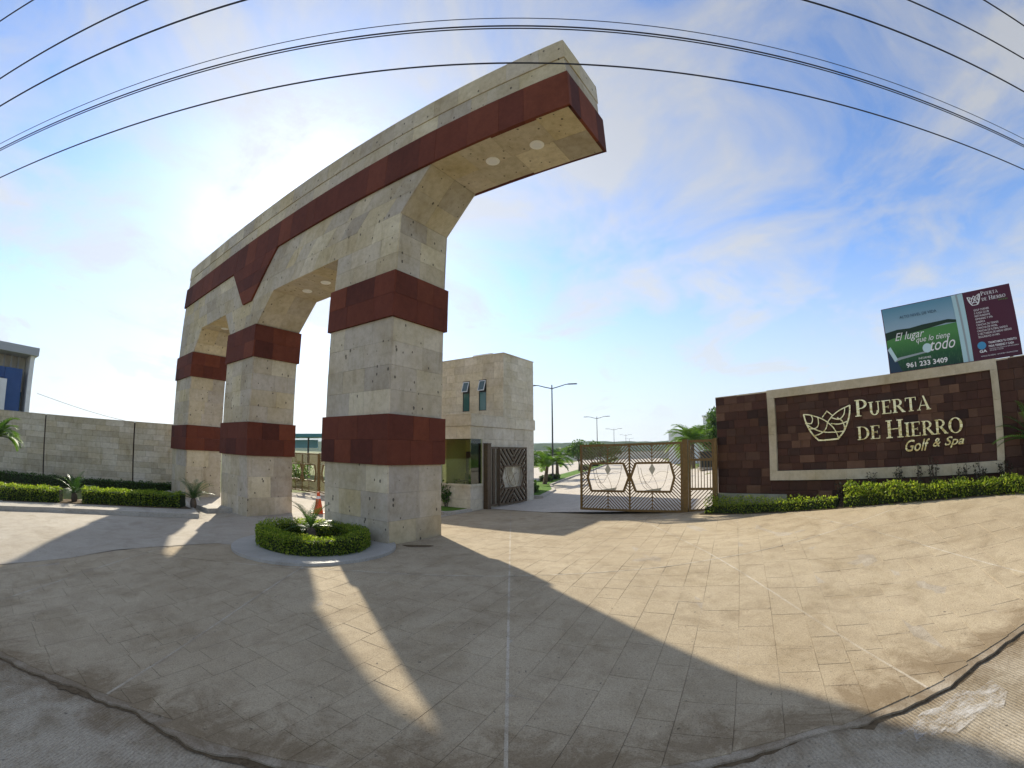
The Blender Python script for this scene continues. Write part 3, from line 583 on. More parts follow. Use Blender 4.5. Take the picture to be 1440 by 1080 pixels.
for (u0, u1) in PIL:
    g0 = gz(*A2((u0+u1)/2, 7.6)) - .25
    pc_ = MB().abox(u0+I, u1-I, PV0+I, PV1-I, g0, 6.265).build('pillar', 'mortar', arch)
    for z0, z1, n in ((min(-.02, g0+.18), 1.77, 3), (2.905, 5.135, 4)):
        face(pc_, 'F', u0, u1, z0, z1, PV0, n, .82, 'tan stone'); face(pc_, 'R', PV0+.05, PV1, z0, z1, u1, n, .8, 'tan stone')
        face(None, 'L', PV0+.05, PV1, z0, z1, u0, n, .8, None, into=hid); face(None, 'B', u0+.05, u1-.05, z0, z1, PV1, n, .8, None, into=hid)
    for z0, z1 in ZB:
        p = .07
        face(pc_, 'F', u0-p, u1+p, z0, z1, PV0-p, 2, .8, 'red stone', name='red_stone', thick=.11); face(pc_, 'R', PV0-p+.055, PV1+p, z0, z1, u1+p, 2, .72, 'red stone', name='red_stone', thick=.11)
        face(None, 'L', PV0-p+.055, PV1+p, z0, z1, u0-p, 2, .8, None, into=hidr, thick=.11); face(None, 'B', u0, u1, z0, z1, PV1+p, 2, .8, None, into=hidr, thick=.11)
ln = lambda z, z0, z1, a, b: a + (b-a)*(z-z0)/(z1-z0)
beam_m = MB()
def pprism(poly, v0, v1): beam_m.prism([(a, b) for a, b in poly], Vector((0, 0, 0)), U, Z, V, v0, v1)
B0, B1 = PV0+I, PV1-I
pprism([(-24.38+I, 6.265), (-21.94-I, 6.265), (-21.13-I, 7.26+I), (-24.38+I, 7.26+I)], B0, B1)
pprism([(-17.33+I, 6.265), (-14.92-I, 6.265), (-13.90-I, 7.26+I), (-18.16+I, 7.26+I)], B0, B1)
pprism([(-10.13+I, 6.265), (-7.67-I, 6.265), (-7.67-I, 7.26+I), (-10.13+I, 7.26+I)], B0, B1)
pprism([(-24.38+I, 7.26+I), (-7.67-I, 7.26+I), (-7.67-I, 7.82), (-6.73-I, 8.88+I), (-24.38+I, 8.88+I)], B0, B1)
pprism([(-24.38+I, 8.88+I), (-3.03-I, 8.88+I), (-3.03-I, 11.0), (-24.38+I, 11.0)], B0, B1)
beam = beam_m.build('beam', 'mortar', arch)
for z0, z1 in ((6.265, 6.76), (6.76, 7.26)):
    eL = lambda z: ln(z, 6.265, 7.26, -21.94, -21.13); eM0 = lambda z: ln(z, 6.265, 7.26, -17.33, -18.16); eM1 = lambda z: ln(z, 6.265, 7.26, -14.92, -13.90)
    for side, c in (('F', PV0), ('B', PV1)):
        k = dict(into=hid) if side == 'B' else {}; mt = None if side == 'B' else 'tan stone'
        face(beam, side, -24.38, eL(z0), z0, z1, c, 1, .85, mt, b1=eL(z1), **k); face(beam, side, eM0(z0), eM1(z0), z0, z1, c, 1, .85, mt, b0=eM0(z1), b1=eM1(z1), **k)
        face(beam, side, -10.13, -7.67, z0, z1, c, 1, .85, mt, **k)
face(beam, 'R', PV0+.05, PV1-.05, 6.265, 7.82, -7.67, 3, .8, 'tan stone')
face(None, 'L', PV0+.05, PV1-.05, 6.265, 7.26, -10.13, 2, .8, None, into=hid)
for z0, z1 in ((7.26, 7.82), (7.82, 8.35), (8.35, 8.88)):
    v1 = lambda z: ln(z, 7.26, 8.88, -16.30, -17.77); v2 = lambda z: ln(z, 7.26, 8.88, -15.60, -14.03); r_ = lambda z: -7.67 if z < 7.83 else ln(z, 7.82, 8.88, -7.67, -6.73)
    face(beam, 'F', -24.38, v1(z0), z0, z1, PV0, 1, .85, 'tan stone', b1=v1(z1)); face(beam, 'F', v2(z0), r_(z0), z0, z1, PV0, 1, .85, 'tan stone', b0=v2(z1), b1=r_(z1))
    face(None, 'B', -24.38, r_(z0), z0, z1, PV1, 1, .9, None, b1=r_(z1), into=hid)
    face(beam, 'F', v1(z0)-.02, v2(z0)+.02, z0, z1, PV0-.07, 1, 1.0, 'red stone', b0=v1(z1)-.02, b1=v2(z1)+.02, name='red_stone', thick=.11)
p = .07
face(beam, 'F', -24.38-p, -3.03+p, 8.88, 9.89, PV0-p, 1, .8, 'red stone', name='red_stone', thick=.11)
face(beam, 'R', PV0-p+.055, PV1+p, 8.88, 9.89, -3.03+p, 1, .75, 'red stone', name='red_stone', thick=.11)
face(None, 'L', PV0-p+.055, PV1+p, 8.88, 9.89, -24.38-p, 1, .8, None, into=hidr, thick=.11); face(None, 'B', -24.38, -3.03, 8.88, 9.89, PV1+p, 1, .9, None, into=hidr, thick=.11)
face(beam, 'F', -24.38, -3.03, 9.89, 10.42, PV0, 1, .85, 'tan stone'); face(beam, 'R', PV0+.05, PV1, 9.89, 10.42, -3.03, 1, .8, 'tan stone')
face(beam, 'F', -24.40, -3.01, 10.42, 11.02, PV0-.025, 1, .85, 'tan stone', thick=.07); face(beam, 'R', PV0+.03, PV1+.02, 10.42, 11.02, -3.01, 1, .8, 'tan stone', thick=.07)
face(None, 'L', PV0+.05, PV1, 9.89, 11.02, -24.38, 2, .8, None, into=hid); face(None, 'B', -24.38, -3.03, 9.89, 11.02, PV1, 2, .9, None, into=hid)
face(None, 'L', PV0+.05, PV1-.05, 6.265, 8.88, -24.38, 4, .8, None, into=hid)
def under(ua, za, ub, zb, rows, w=.8, va=PV0+.05, vb=PV1-.05):   # sloping or flat soffit from (ua,za) to (ub,zb), facing down
    clad(beam, [A(ua, vb, za), A(ub, vb, zb), A(ub, va, zb), A(ua, va, za)], rows, w, 'tan stone')
under(-21.13, 7.26, -18.16, 7.26, 2); under(-13.90, 7.26, -10.13, 7.26, 2)
under(-21.94, 6.265, -21.13, 7.26, 2, .65); under(-18.16, 7.26, -17.33, 6.265, 2, .65); under(-14.92, 6.265, -13.90, 7.26, 2, .7)
under(-7.67, 7.82, -6.73, 8.88, 2, .72); under(-6.73, 8.88, -3.03, 8.88, 2, .95, PV0, PV1)
MB().abox(-24.36, -3.05, PV0+.02, PV1-.02, 11.0, 11.03).build('coping', 'frame stone', arch)
for mbb, nm, mt in ((hid, 'rear_cladding', 'tan stone joined'), (hidr, 'rear_red_cladding', 'red stone joined')):
    o = mbb.build(nm, mt, arch); o['kind'] = 'stuff'
for x, y, z in ((693, 227, 8.88), (755, 204, 8.88), (432, 409.5, 7.26), (458, 397.5, 7.26), (316, 462.5, 7.26)):
    c = on_z(x, y, z-.012); d = MB().lathe((c.x, c.y, z-.022), [(.135, 0), (.165, .004), (.17, .02)], 20).build('downlight', 'lens white', arch)
    MB().lathe((c.x, c.y, z-.0245), [(.105, 0), (.115, .004)], 18).build('lens', 'print white', d)

# ================================================================== SIGN WALL (runs along S, face normal points to the camera side)
S = Vector((.5813, -.8137, 0)); NS = Vector((.8137, .5813, 0)); SC = 12.08
def SP(s, z, off=0.0): return NS*(SC-off) + S*s + Z*z     # off > 0: towards the driveway
sw = thing('sign_wall', 'dark red-brown stone sign wall with a pale stone frame and gold letters', 'wall', SP(-3, gz(*SP(-3, 0)[:2])))
MB().box(NS*SC, S, NS, Z, -6.70, 4.6, .045, .36, -.3, 3.50).build('core', 'dark mortar', sw)
def sq(s0, s1, z0, z1, off=0): return [SP(s0, z0, off), SP(s1, z0, off), SP(s1, z1, off), SP(s0, z1, off)]
clad(sw, sq(-6.73, -5.06, .78, 3.52), 12, .34, 'sign stone', name='tile', joint=.004, jit=.004, bev=.004)
clad(sw, sq(-5.06, .85, .62, 1.12), 2, .42, 'sign stone', name='tile', joint=.004, jit=.004, bev=.004)
clad(sw, sq(-4.85, .69, 1.39, 3.32), 10, .31, 'sign stone', name='tile', joint=.004, jit=.005, bev=.004)
clad(sw, sq(.86, 1.9, .75, 3.52), 12, .36, 'sign stone', name='tile', joint=.004, jit=.004, bev=.004); mr = MB(); clad(None, sq(1.9, 4.6, .75, 3.52), 12, .36, None, into=mr); o = mr.build('end_cladding', 'sign stone', sw); o['kind'] = 'stuff'
clad(sw, sq(-6.73, -4.6, .28, .77, .03), 1, .9, 'plinth stone', name='plinth_stone', thick=.08)
clad(sw, [SP(-6.73, -.1, -.30), SP(-6.73, -.1, -.02), SP(-6.73, 3.52, -.02), SP(-6.73, 3.52, -.30)], 10, .3, 'sign stone', name='tile')
clad(sw, sq(-5.06, .85, 3.32, 3.545, .075), 1, 1.1, 'frame stone', name='frame_stone', thick=.12); clad(sw, sq(-5.06, .85, 1.14, 1.39, .075), 1, 1.1, 'frame stone', name='frame_stone', thick=.12)
clad(sw, sq(-5.06, -4.85, 1.39, 3.32, .075), 2, 1, 'frame stone', name='frame_stone', thick=.12); clad(sw, sq(.68, .85, 1.39, 3.32, .075), 3, 1, 'frame stone', name='frame_stone', thick=.12)
MB().box(NS*SC, S, NS, Z, -6.73, 4.6, -.0, .36, 3.50, 3.535).build('coping', 'frame stone', sw)

# ---- letters
def arc(cx, cy, rx, ry, a0, a1, n=14): return [(cx+rx*math.cos(R(a0+(a1-a0)*i/n)), cy+ry*math.sin(R(a0+(a1-a0)*i/n))) for i in range(n+1)]
def ring(cx, cy, ro, ri, a0, a1, n=14):
    o_, i_ = arc(cx, cy, *ro, a0, a1, n), arc(cx, cy, *ri, a0, a1, n); return [[o_[k], o_[k+1], i_[k+1], i_[k]] for k in range(n)]
def rc(x0, x1, y0, y1): return [(x0, y0), (x1, y0), (x1, y1), (x0, y1)]
def sf(x, y, w=.30): return rc(x-w/2, x+w/2, y, y+.055)
GL = {
 'I': (.40, [rc(.12, .28, .05, .95), sf(.2, 0, .34), sf(.2, .945, .34)]),
 'P': (.74, [rc(.10, .26, .05, .95), sf(.18, 0, .34), rc(.02, .36, .945, 1), rc(.26, .36, .44, .50)] + ring(.34, .72, (.34, .28), (.19, .22), -90, 90)),
 'R': (.86, [rc(.10, .26, .05, .95), sf(.18, 0, .34), rc(.02, .36, .945, 1), rc(.26, .36, .46, .52), [(.32, .47), (.50, .47), (.84, .03), (.63, .03)], rc(.62, .88, 0, .045)] + ring(.34, .73, (.33, .27), (.18, .21), -90, 90)),
 'D': (.90, [rc(.10, .26, .05, .95), rc(.02, .36, .945, 1), rc(.02, .36, 0, .055)] + ring(.34, .5, (.50, .50), (.33, .44), -90, 90)),
 'O': (1.0, ring(.5, .5, (.46, .53), (.28, .47), 0, 360, 28)),
 'U': (.90, [rc(.12, .28, .32, .95), rc(.66, .74, .32, .95), sf(.2, .945, .34), sf(.70, .945, .30)] + ring(.43, .34, (.31, .36), (.15, .29), 180, 360)),
 'E': (.74, [rc(.10, .26, .05, .95), rc(.02, .64, .945, 1), rc(.02, .66, 0, .055), rc(.26, .50, .475, .53), rc(.59, .64, .78, .945), rc(.61, .66, .055, .24), rc(.46, .50, .40, .60)]),
 'T': (.78, [rc(.31, .47, .05, .945), sf(.39, 0, .34), rc(.03, .75, .945, 1), rc(.03, .08, .76, .945), rc(.70, .75, .76, .945)]),
 'A': (.92, [[(.08, .03), (.16, .03), (.46, 1.02), (.42, .88)], [(.66, .03), (.84, .03), (.50, 1.02), (.40, 1.02)], rc(.24, .66, .30, .355), sf(.12, 0, .26), sf(.76, 0, .32)]),
 'H': (1.0, [rc(.12, .28, .05, .95), rc(.70, .86, .05, .95), rc(.28, .70, .475, .53), sf(.2, 0, .34), sf(.78, 0, .34), sf(.2, .945, .34), sf(.78, .945, .34)]),
}
def serif_word(root, word, s0, s1, z, hs, plane, depth, off0, mat, name='letter', big=()):
    tot = sum(GL[c][0]*(hs*1.27 if i in big else hs) for i, c in enumerate(word)); k = (s1-s0)/tot; x = s0
    for i, c in enumerate(word):
        h = hs*1.27 if i in big else hs; m = MB()
        for n_, poly in enumerate(GL[c][1]):
            lift = .0012*(n_ % 3) if depth > .01 else .0004*(n_ % 3); f = [plane(x + a*h*k, z + b*h, off0+depth+lift) for a, b in poly]; bk = [plane(x + a*h*k, z + b*h, off0) for a, b in poly]; n = len(poly)
            if depth > .01: m.add(f + bk, [tuple(range(n)), tuple(range(n, 2*n))[::-1]] + [(j, (j+1) % n, n+(j+1) % n, n+j)[::-1] for j in range(n)])
            else: m.add(f, [tuple(range(n))])
        m.build(name, mat, root); x += GL[c][0]*h*k
def text(root, body, plane, s0, z0, width, height, off, mat, extr=0.0, shear=0.0, name='lettering', bold=0.0):
    c = bpy.data.curves.new('txt', 'FONT'); c.body = body; c.shear = shear; c.extrude = 0.5*extr if extr else 0; c.offset = bold; c.resolution_u = 3
    to = bpy.data.objects.new('txt', c); sc.collection.objects.link(to); dg = bpy.context.evaluated_depsgraph_get(); me = bpy.data.meshes.new_from_object(to.evaluated_get(dg))
    bpy.data.objects.remove(to); n = len(me.vertices); co = np.zeros(n*3); me.vertices.foreach_get('co', co); co = co.reshape(-1, 3); lo, hi = co.min(0), co.max(0)
    sx = width/(hi[0]-lo[0]); sy = height/(hi[1]-lo[1]); o = origin_of(root)
    out = np.array([tuple(plane(s0+(p[0]-lo[0])*sx, z0+(p[1]-lo[1])*sy, off+(p[2]-lo[2])) - o) for p in co]); me.vertices.foreach_set('co', out.ravel()); me.update()
    me.name = name; return link(name, me, mat, root)
serif_word(sw, 'PUERTA', -2.66, -.78, 2.63, .315, SP, .05, .035, 'brushed metal', big=(0,))
serif_word(sw, 'DE', -2.64, -2.03, 2.07, .315, SP, .05, .035, 'brushed metal')
serif_word(sw, 'HIERRO', -1.92, -.06, 2.06, .325, SP, .05, .035, 'brushed metal', big=(0,))
text(sw, 'Golf', SP, -1.46, 1.72, .60, .27, .035, 'brushed metal', extr=.04, shear=.35, bold=.012); text(sw, '&', SP, -.80, 1.79, .19, .19, .035, 'brushed metal', extr=.04, shear=.35, bold=.012); text(sw, 'Spa', SP, -.52, 1.74, .46, .25, .035, 'brushed metal', extr=.04, shear=.35, bold=.012)
LOGO = [[(0, .85), (.034, .63), (.1, .38), (.19, .17), (.3, 0)], [(.3, 0), (.51, -.005), (.72, .01)], [(1, .99), (.98, .72), (.92, .45), (.84, .22), (.72, .01)], [(0, .85), (.17, .80), (.38, .67), (.51, .54)],
 [(1, .99), (.79, .88), (.62, .72), (.51, .54)], [(.40, .70), (.51, .885), (.62, .74)], [(.51, .54), (.46, .33), (.34, .20), (.22, .15)], [(.51, .54), (.63, .35), (.70, .15), (.72, .01)],
 [(.03, .56), (.17, .40), (.38, .26), (.62, .22), (.84, .23)], [(.1, .38), (.24, .38), (.31, .49), (.31, .70)], [(.03, .58), (.15, .54), (.19, .67), (.165, .80)], [(.58, .49), (.75, .455), (.92, .51)],
 [(.60, .67), (.75, .60), (.86, .72), (.89, .92)], [(.72, .65), (.82, .54), (.86, .35), (.84, .23)]]
def crm(pts, n=6):
    if len(pts) < 3: return pts
    P = [pts[0]] + list(pts) + [pts[-1]]; out = []
    for i in range(1, len(P)-2):
        for k in range(n):
            t = k/n; f = lambda a, b, c, d: .5*((2*b)+(-a+c)*t+(2*a-5*b+4*c-d)*t*t+(-a+3*b-3*c+d)*t**3); out.append(tuple(f(P[i-1][j], P[i][j], P[i+1][j], P[i+2][j]) for j in (0, 1)))
    return out + [pts[-1]]
def logo(root, plane, s0, s1, z0, z1, off, w, depth, mat, name='logo', strokes=LOGO, joined=True):
    m = MB()
    for k, st in enumerate(strokes):
        pts = [(s0+(s1-s0)*a, z0+(z1-z0)*b) for a, b in (crm(st) if k != 5 else st)]; ww = w*(1.25 if k < 3 else .85)
        for i in range(len(pts)-1):
            (a, b), (c, d) = pts[i], pts[i+1]; L = math.hypot(c-a, d-b) or 1; tx, ty = (c-a)/L, (d-b)/L; nx_, ny_ = -ty*ww/2, tx*ww/2; e = .2*ww; a, b, c, d = a-tx*e, b-ty*e, c+tx*e, d+ty*e
            lf = off+depth+.0009*((k+i) % 5)*(1 if depth > .01 else .4); q = [(a-nx_, b-ny_), (c-nx_, d-ny_), (c+nx_, d+ny_), (a+nx_, b+ny_)]; f = [plane(x, y, lf) for x, y in q]
            if depth > .004: m.hexa([plane(x, y, off) for x, y in q] + f)
            else: m.add(f, [(0, 1, 2, 3)])
    return m.build(name, mat, root)
logo(sw, SP, -4.03, -2.78, 2.13, 2.93, .03, .032, .045, 'brushed metal', 'emblem')

# ================================================================== BILLBOARD behind the wall
bb = thing('billboard', 'printed billboard with golf picture and maroon side standing above the sign wall', 'billboard', SP(-.1, .4, -.6))
KB = (SC+.55)/SC
def BP(a, b, off=0.0):   # a,b in 0..1 across and up the panel
    return SP((-1.70+3.19*a)*KB, CAM_H + (3.55-CAM_H+1.56*b)*KB, -.55+off)
MB().add([BP(0, 0), BP(1, 0), BP(1, 1), BP(0, 1), BP(0, 0, -.05), BP(1, 0, -.05), BP(1, 1, -.05), BP(0, 1, -.05)], [(0, 1, 2, 3), (7, 6, 5, 4), (0, 4, 5, 1), (1, 5, 6, 2), (2, 6, 7, 3), (3, 7, 4, 0)]).build('panel', 'print maroon', bb)
for a in (.08, .5, .92):
    b0 = BP(a, 0, -.09); MB().bar((b0.x, b0.y, gz(b0.x, b0.y)-.2), BP(a, .95, -.09), .08, .08, NS).build('post', 'lamp metal', bb)
t = NT('print sky'); sx_ = t.n('ShaderNodeSeparateXYZ'); t.l(t.pos, sx_.inputs[0]); zf_ = t.math('MULTIPLY', t.math('SUBTRACT', sx_.outputs[2], 4.2), .85); t.fin(t.ramp(zf_, [(0.0, (.48, .58, .60)), (.45, (.28, .42, .52)), (.95, (.07, .25, .36))]), .45)
t = NT('print field'); nf = t.noise(3, 7, .7); n2 = t.noise(26, 4, .7, stretch=(1, 1, .3)); sx_ = t.n('ShaderNodeSeparateXYZ'); t.l(t.pos, sx_.inputs[0]); zf_ = t.math('MULTIPLY', t.math('SUBTRACT', sx_.outputs[2], 3.5), 1.0); c = t.ramp(zf_, [(.05, (.006, .03, .03)), (.45, (.015, .085, .03)), (.9, (.07, .24, .06))]); c = t.mix(t.ramp(n2, [(.5, 0.), (.75, .5)]), c, (.10, .22, .08)); t.fin(c, .45)
def bpoly(pts, off, mat, name='print'): return MB().add([BP(a, b, off) for a, b in pts], [tuple(range(len(pts)))]).build(name, mat, bb)
bpoly([(.006, .01), (.565, .01), (.565, .99), (.006, .99)], .003, 'print sky', 'picture')
bpoly([(.006, .01), (.565, .01), (.565, .60), (.30, .585), (.006, .575)], .006, 'print field', 'picture')
bpoly([(.006, .50), (.12, .545), (.30, .575), (.48, .615), (.565, .60), (.565, .635), (.50, .665), (.40, .66), (.30, .655), (.2, .635), (.1, .645), (.006, .62)], .009, 'print tree', 'picture')
bpoly([(.006, .01), (.10, .01), (.07, .16), (.04, .30), (.006, .40)], .0095, 'print dark', 'picture')
bpoly([(.565, .01), (.64, .01), (.64, .99), (.555, .99)], .012, 'print pale', 'print_stripe')
bpoly([(.60, .01), (.615, .01), (.60, .99), (.585, .99)], .015, 'print grey', 'print_stripe')
bpoly([(.31+.068*math.cos(a)*.52*1.0, .30+.068*math.sin(a)) for a in np.arange(0, 6.28, .25)], .013, 'print ball', 'golf_ball_print')
bpoly([(.05, .16), (.10, .19), (.30, .235), (.285, .255), (.10, .225), (.05, .21)], .012, 'print grey', 'golf_club_print'); bpoly([(.006, .36), (.03, .40), (.075, .20), (.05, .17)], .0125, 'print ball', 'golf_club_print')
def bt(body, a, b, w, h, mat='print white', **k):
    o = text(bb, body, lambda s, z, off: BP(s, z, off), a, b, w, h, .016, mat, **k); o['kind'] = 'stuff'
bt('ALTO NIVEL DE VIDA', .135, .80, .29, .042, 'print dark'); bt('El lugar', .075, .44, .23, .15, shear=.4); bt('que lo tiene', .235, .375, .26, .11, shear=.4); bt('todo', .335, .245, .19, .17, shear=.4)
bt('INFORMES', .235, .15, .095, .028); bt('961 233 3409', .135, .05, .315, .075, bold=.02)
LP = lambda s, z, off: BP(s, z, off)
logo(bb, LP, .672, .765, .79, .94, .014, .0075, .002, 'print white', 'emblem')
serif_word(bb, 'PUERTA', .775, .905, .905, .044, LP, .002, .014, 'print white', big=(0,)); serif_word(bb, 'DE', .775, .815, .825, .044, LP, .002, .014, 'print white'); serif_word(bb, 'HIERRO', .828, .955, .825, .044, LP, .002, .014, 'print white', big=(0,))
bt('Golf & Spa', .895, .785, .07, .026, 'print green', shear=.3)
for i, (tx, w) in enumerate((('GOLF CORNER', .115), ('5 CASA CLUB', .11), ('RESTAURANTE', .115), ('GIMNASIO Y SPA', .13), ('ALBERCA', .07), ('CANCHA DE TENNIS', .165), ('CANCHA DE PADEL', .155), ('CANCHA DE FUTBOL RAPIDO', .225), ('5 HECTAREAS DE AREAS VERDES', .25), ('SEGURIDAD 24 HRS.', .16))): bt(tx, .70, .70-.043*i, w, .027)
bpoly([(.715+.052*math.cos(a)*.52*1.2, .205+.055*math.sin(a)) for a in np.arange(0, 6.28, .3)], .013, 'print blue', 'round_print'); bt('GA', .692, .105, .055, .04, bold=.03)
bt('TRAMITAMOS TU CREDITO', .765, .215, .21, .03, bold=.02); bt('PARA TERRENO Y CASA', .765, .165, .185, .03, bold=.02); bt('GESTION DE CREDITOS HIPOTECARIOS', .768, .135, .215, .014); bt('INFORMES Y VENTAS', .768, .112, .10, .014); bt('BOSQUE DE HIERRO - INFORMES Y PROMOCIONES', .70, .045, .27, .018)

# ================================================================== GUARDHOUSE
gh = thing('guardhouse', 'two-storey pale stone guardhouse with a glazed corner booth and two narrow windows', 'guardhouse', A(-12, 15, 0))
HU, HUL, HV0, HV1, HVU = -10.05, -14.9, 12.75, 17.15, 17.78
HU2, HV2, ZT, UL2 = -12.06, 20.58, 6.80, -17.2   # right face u, left face u, front v, back v, upper front v
def hb(u0, u1, v0, v1, z0, z1, name, mat, par=None): return MB().abox(u0, u1, v0, v1, z0, z1).build(name, mat, par or gh)
T = .04
# lower storey: solid parts round an open booth (u -11.45..-10.05, v 12.75..14.3)
lw = hb(-14.9+T, -11.5, HV0+T, 14.3, -.3, 2.56, 'wall', 'mortar'); rw = hb(-14.9+T, HU-T, 14.3, HV1-T, -.3, 2.56, 'wall', 'mortar')
pw = hb(HU-.16, HU-T, 13.44, 14.298, -.3, 2.56, 'wall', 'mortar')
hb(-11.5, HU-T, HV0+T, 14.298, -.3, .05, 'booth_floor', 'mortar'); rf = hb(-14.9+T, HU-T, HV0+T, HV1-T, 2.56, 3.40, 'wall', 'mortar')
lowf = hb(-11.498, HU-T, HV0+T, HV0+.16, .05, .86, 'wall', 'mortar'); lowr = hb(HU-.16, HU-T, HV0+.162, 13.438, .05, .86, 'wall', 'mortar')
bk = hb(UL2+T, HU2-T, HV1, HV2-T, -.3, 3.40, 'wall', 'house stone'); up = hb(UL2+T, HU2-T, HVU+T, HV2-T, 3.402, ZT-.04, 'wall', 'mortar')
hs = dict(name='stone_tile', joint=.004, jit=.003, bev=.004, thick=.038)
face(lowf, 'F', -11.5, HU, -.1, .86, HV0, 2, .75, 'house stone', **hs); face(lowr, 'R', HV0+.04, 13.44, -.1, .86, HU, 2, .6, 'house stone', **hs)
face(lw, 'F', -14.9, -11.5, -.1, 2.56, HV0, 7, .75, 'house stone', **hs)
face(pw, 'R', 13.44, HV1, -.1, 2.56, HU, 8, .62, 'house stone', **hs)
face(rf, 'F', -14.9, HU, 2.56, 3.02, HV0, 1, .75, 'house stone', **hs); face(rf, 'R', HV0+.04, HV1, 2.56, 3.02, HU, 1, .7, 'house stone', **hs)
face(rf, 'F', -14.9, HU+.05, 3.02, 3.43, HV0-.05, 1, .8, 'house stone', **dict(hs, thick=.085)); face(rf, 'R', HV0-.01, HV1+.05, 3.02, 3.43, HU+.05, 1, .75, 'house stone', **dict(hs, thick=.085))
W1, W2, WZ = (-14.53, -14.09), (-13.51, -13.06), (4.10, 5.62)
for z0, z1, n in ((3.402, WZ[0], 2), (WZ[1], ZT, 3)): face(up, 'F', UL2, HU2, z0, z1, HVU, n, .62, 'house stone', **hs)
for a, b in ((UL2, W1[0]), (W1[1], W2[0]), (W2[1], HU2)): face(up, 'F', a, b, WZ[0], WZ[1], HVU, 4, .62, 'house stone', **hs)
face(up, 'R', HVU+.04, HV2, 3.402, ZT, HU2, 9, .62, 'house stone', **hs)
hid2 = MB(); ks = {k: v for k, v in hs.items() if k != 'name'}; face(None, 'B', UL2, HU2, -.1, ZT, HV2, 16, .7, None, into=hid2, **ks); face(None, 'B', HU2+.01, HU, -.1, 3.43, HV1, 9, .7, None, into=hid2, **ks); face(None, 'L', HV0, HV1, -.1, 3.43, -14.9, 10, .7, None, into=hid2, **ks); face(None, 'L', HVU, HV2, 3.43, ZT, UL2, 8, .7, None, into=hid2, **ks)
o = hid2.build('rear_cladding', 'tan stone joined', gh); o['kind'] = 'stuff'
hb(UL2-.02, HU2+.03, HVU-.02, HV2+.02, ZT, ZT+.03, 'coping', 'house stone'); hb(-14.9, HU+.06, HV0-.06, HV1, 3.43, 3.455, 'ledge_top', 'house stone')
hb(-14.4, -13.2, 18.4, 19.5, ZT+.03, ZT+.26, 'roof_hatch', 'white paint')
for a, b in (W1, W2):
    w = MB(); fw = .035
    for x0, x1, z0, z1 in ((a, a+fw, WZ[0], WZ[1]), (b-fw, b, WZ[0], WZ[1]), (a+fw, b-fw, WZ[0], WZ[0]+fw), (a+fw, b-fw, WZ[1]-fw, WZ[1]), (a+fw, b-fw, 5.00, 5.04)): w.abox(x0, x1, HVU+.005, HVU+.038, z0, z1)
    wf = w.build('window', 'dark frame', gh); hb(a+fw, b-fw, HVU+.018, HVU+.03, WZ[0]+fw, 5.00, 'pane', 'teal glass', wf); hb(a+fw, b-fw, HVU+.032, HVU+.037, 5.04, WZ[1]-fw, 'dark_opening', 'dark furniture', wf)
    sv = MB(); tp = A(0, HVU-.005, WZ[1]-.04); ax = (A(0, -.13, -.42)).normalized(); zu = -ax; L = .54   # awning sash hung from the top, swung outwards
    P = lambda x, l, off=0.0: U*x + tp + ax*l + (U.cross(ax)).normalized()*off
    def sb(x0, x1, l0, l1, o0, o1): sv.hexa([P(x0, l0, o0), P(x1, l0, o0), P(x1, l1, o0), P(x0, l1, o0), P(x0, l0, o1), P(x1, l0, o1), P(x1, l1, o1), P(x0, l1, o1)])
    x0, x1 = a+.03, b-.03
    for q in ((x0, x0+.035, 0, L), (x1-.035, x1, 0, L), (x0+.035, x1-.035, 0, .035), (x0+.035, x1-.035, L-.035, L)): sb(*q, -.012, .012)
    so_ = sv.build('open_sash', 'pale frame', wf); 
    MB().hexa([P(x0+.035, .035, -.004), P(x1-.035, .035, -.004), P(x1-.035, L-.035, -.004), P(x0+.035, L-.035, -.004), P(x0+.035, .035, .004), P(x1-.035, .035, .004), P(x1-.035, L-.035, .004), P(x0+.035, L-.035, .004)]).build('sash_pane', 'window glass', wf)
# booth glass, sill, posts and what stands inside
hb(-11.5, HU+.04, HV0-.04, HV0+.18, .86, .94, 'sill', 'house stone'); hb(HU-.18, HU+.04, HV0+.182, 13.44, .86, .94, 'sill', 'house stone')
hb(-11.49, HU-.01, HV0+.03, HV0+.04, .945, 2.555, 'glass_pane', 'booth glass'); hb(HU-.02, HU-.01, HV0+.045, 13.43, .945, 2.555, 'glass_pane', 'booth glass')
hb(-11.5, -11.44, HV0+.02, HV0+.08, .942, 2.558, 'mullion', 'pale frame')
hb(-11.498, HU-.17, 14.24, 14.295, .05, 2.555, 'inner_wall', 'booth interior'); hb(-11.497, -11.46, HV0+.2, 14.238, .05, 2.555, 'inner_wall', 'booth interior'); hb(HU-.20, HU-.162, 13.45, 14.238, .05, 2.555, 'inner_wall', 'booth interior')
hb(-11.42, -11.12, 14.20, 14.236, .06, 2.1, 'inner_door', 'dark furniture'); hb(-11.08, -10.98, 14.22, 14.238, 1.1, 2.0, 'inner_frame', 'white paint')
MB().abox(-11.2, -10.3, 13.3, 13.8, .98, 1.03).abox(-11.15, -11.1, 13.35, 13.75, .05, .98).abox(-10.4, -10.35, 13.35, 13.75, .05, .98).abox(-10.9, -10.5, 13.5, 13.54, 1.06, 1.3).build('desk', 'dark furniture', gh)
c = A(-10.72, 14.20, 1.62); md = MB().prism([(c_[0]*.13, c_[1]*.17) for c_ in arc(0, 0, 1, 1, 0, 345, 23)], c, U, Z, V, -.02, .03).build('round_mirror', 'dark furniture', gh)

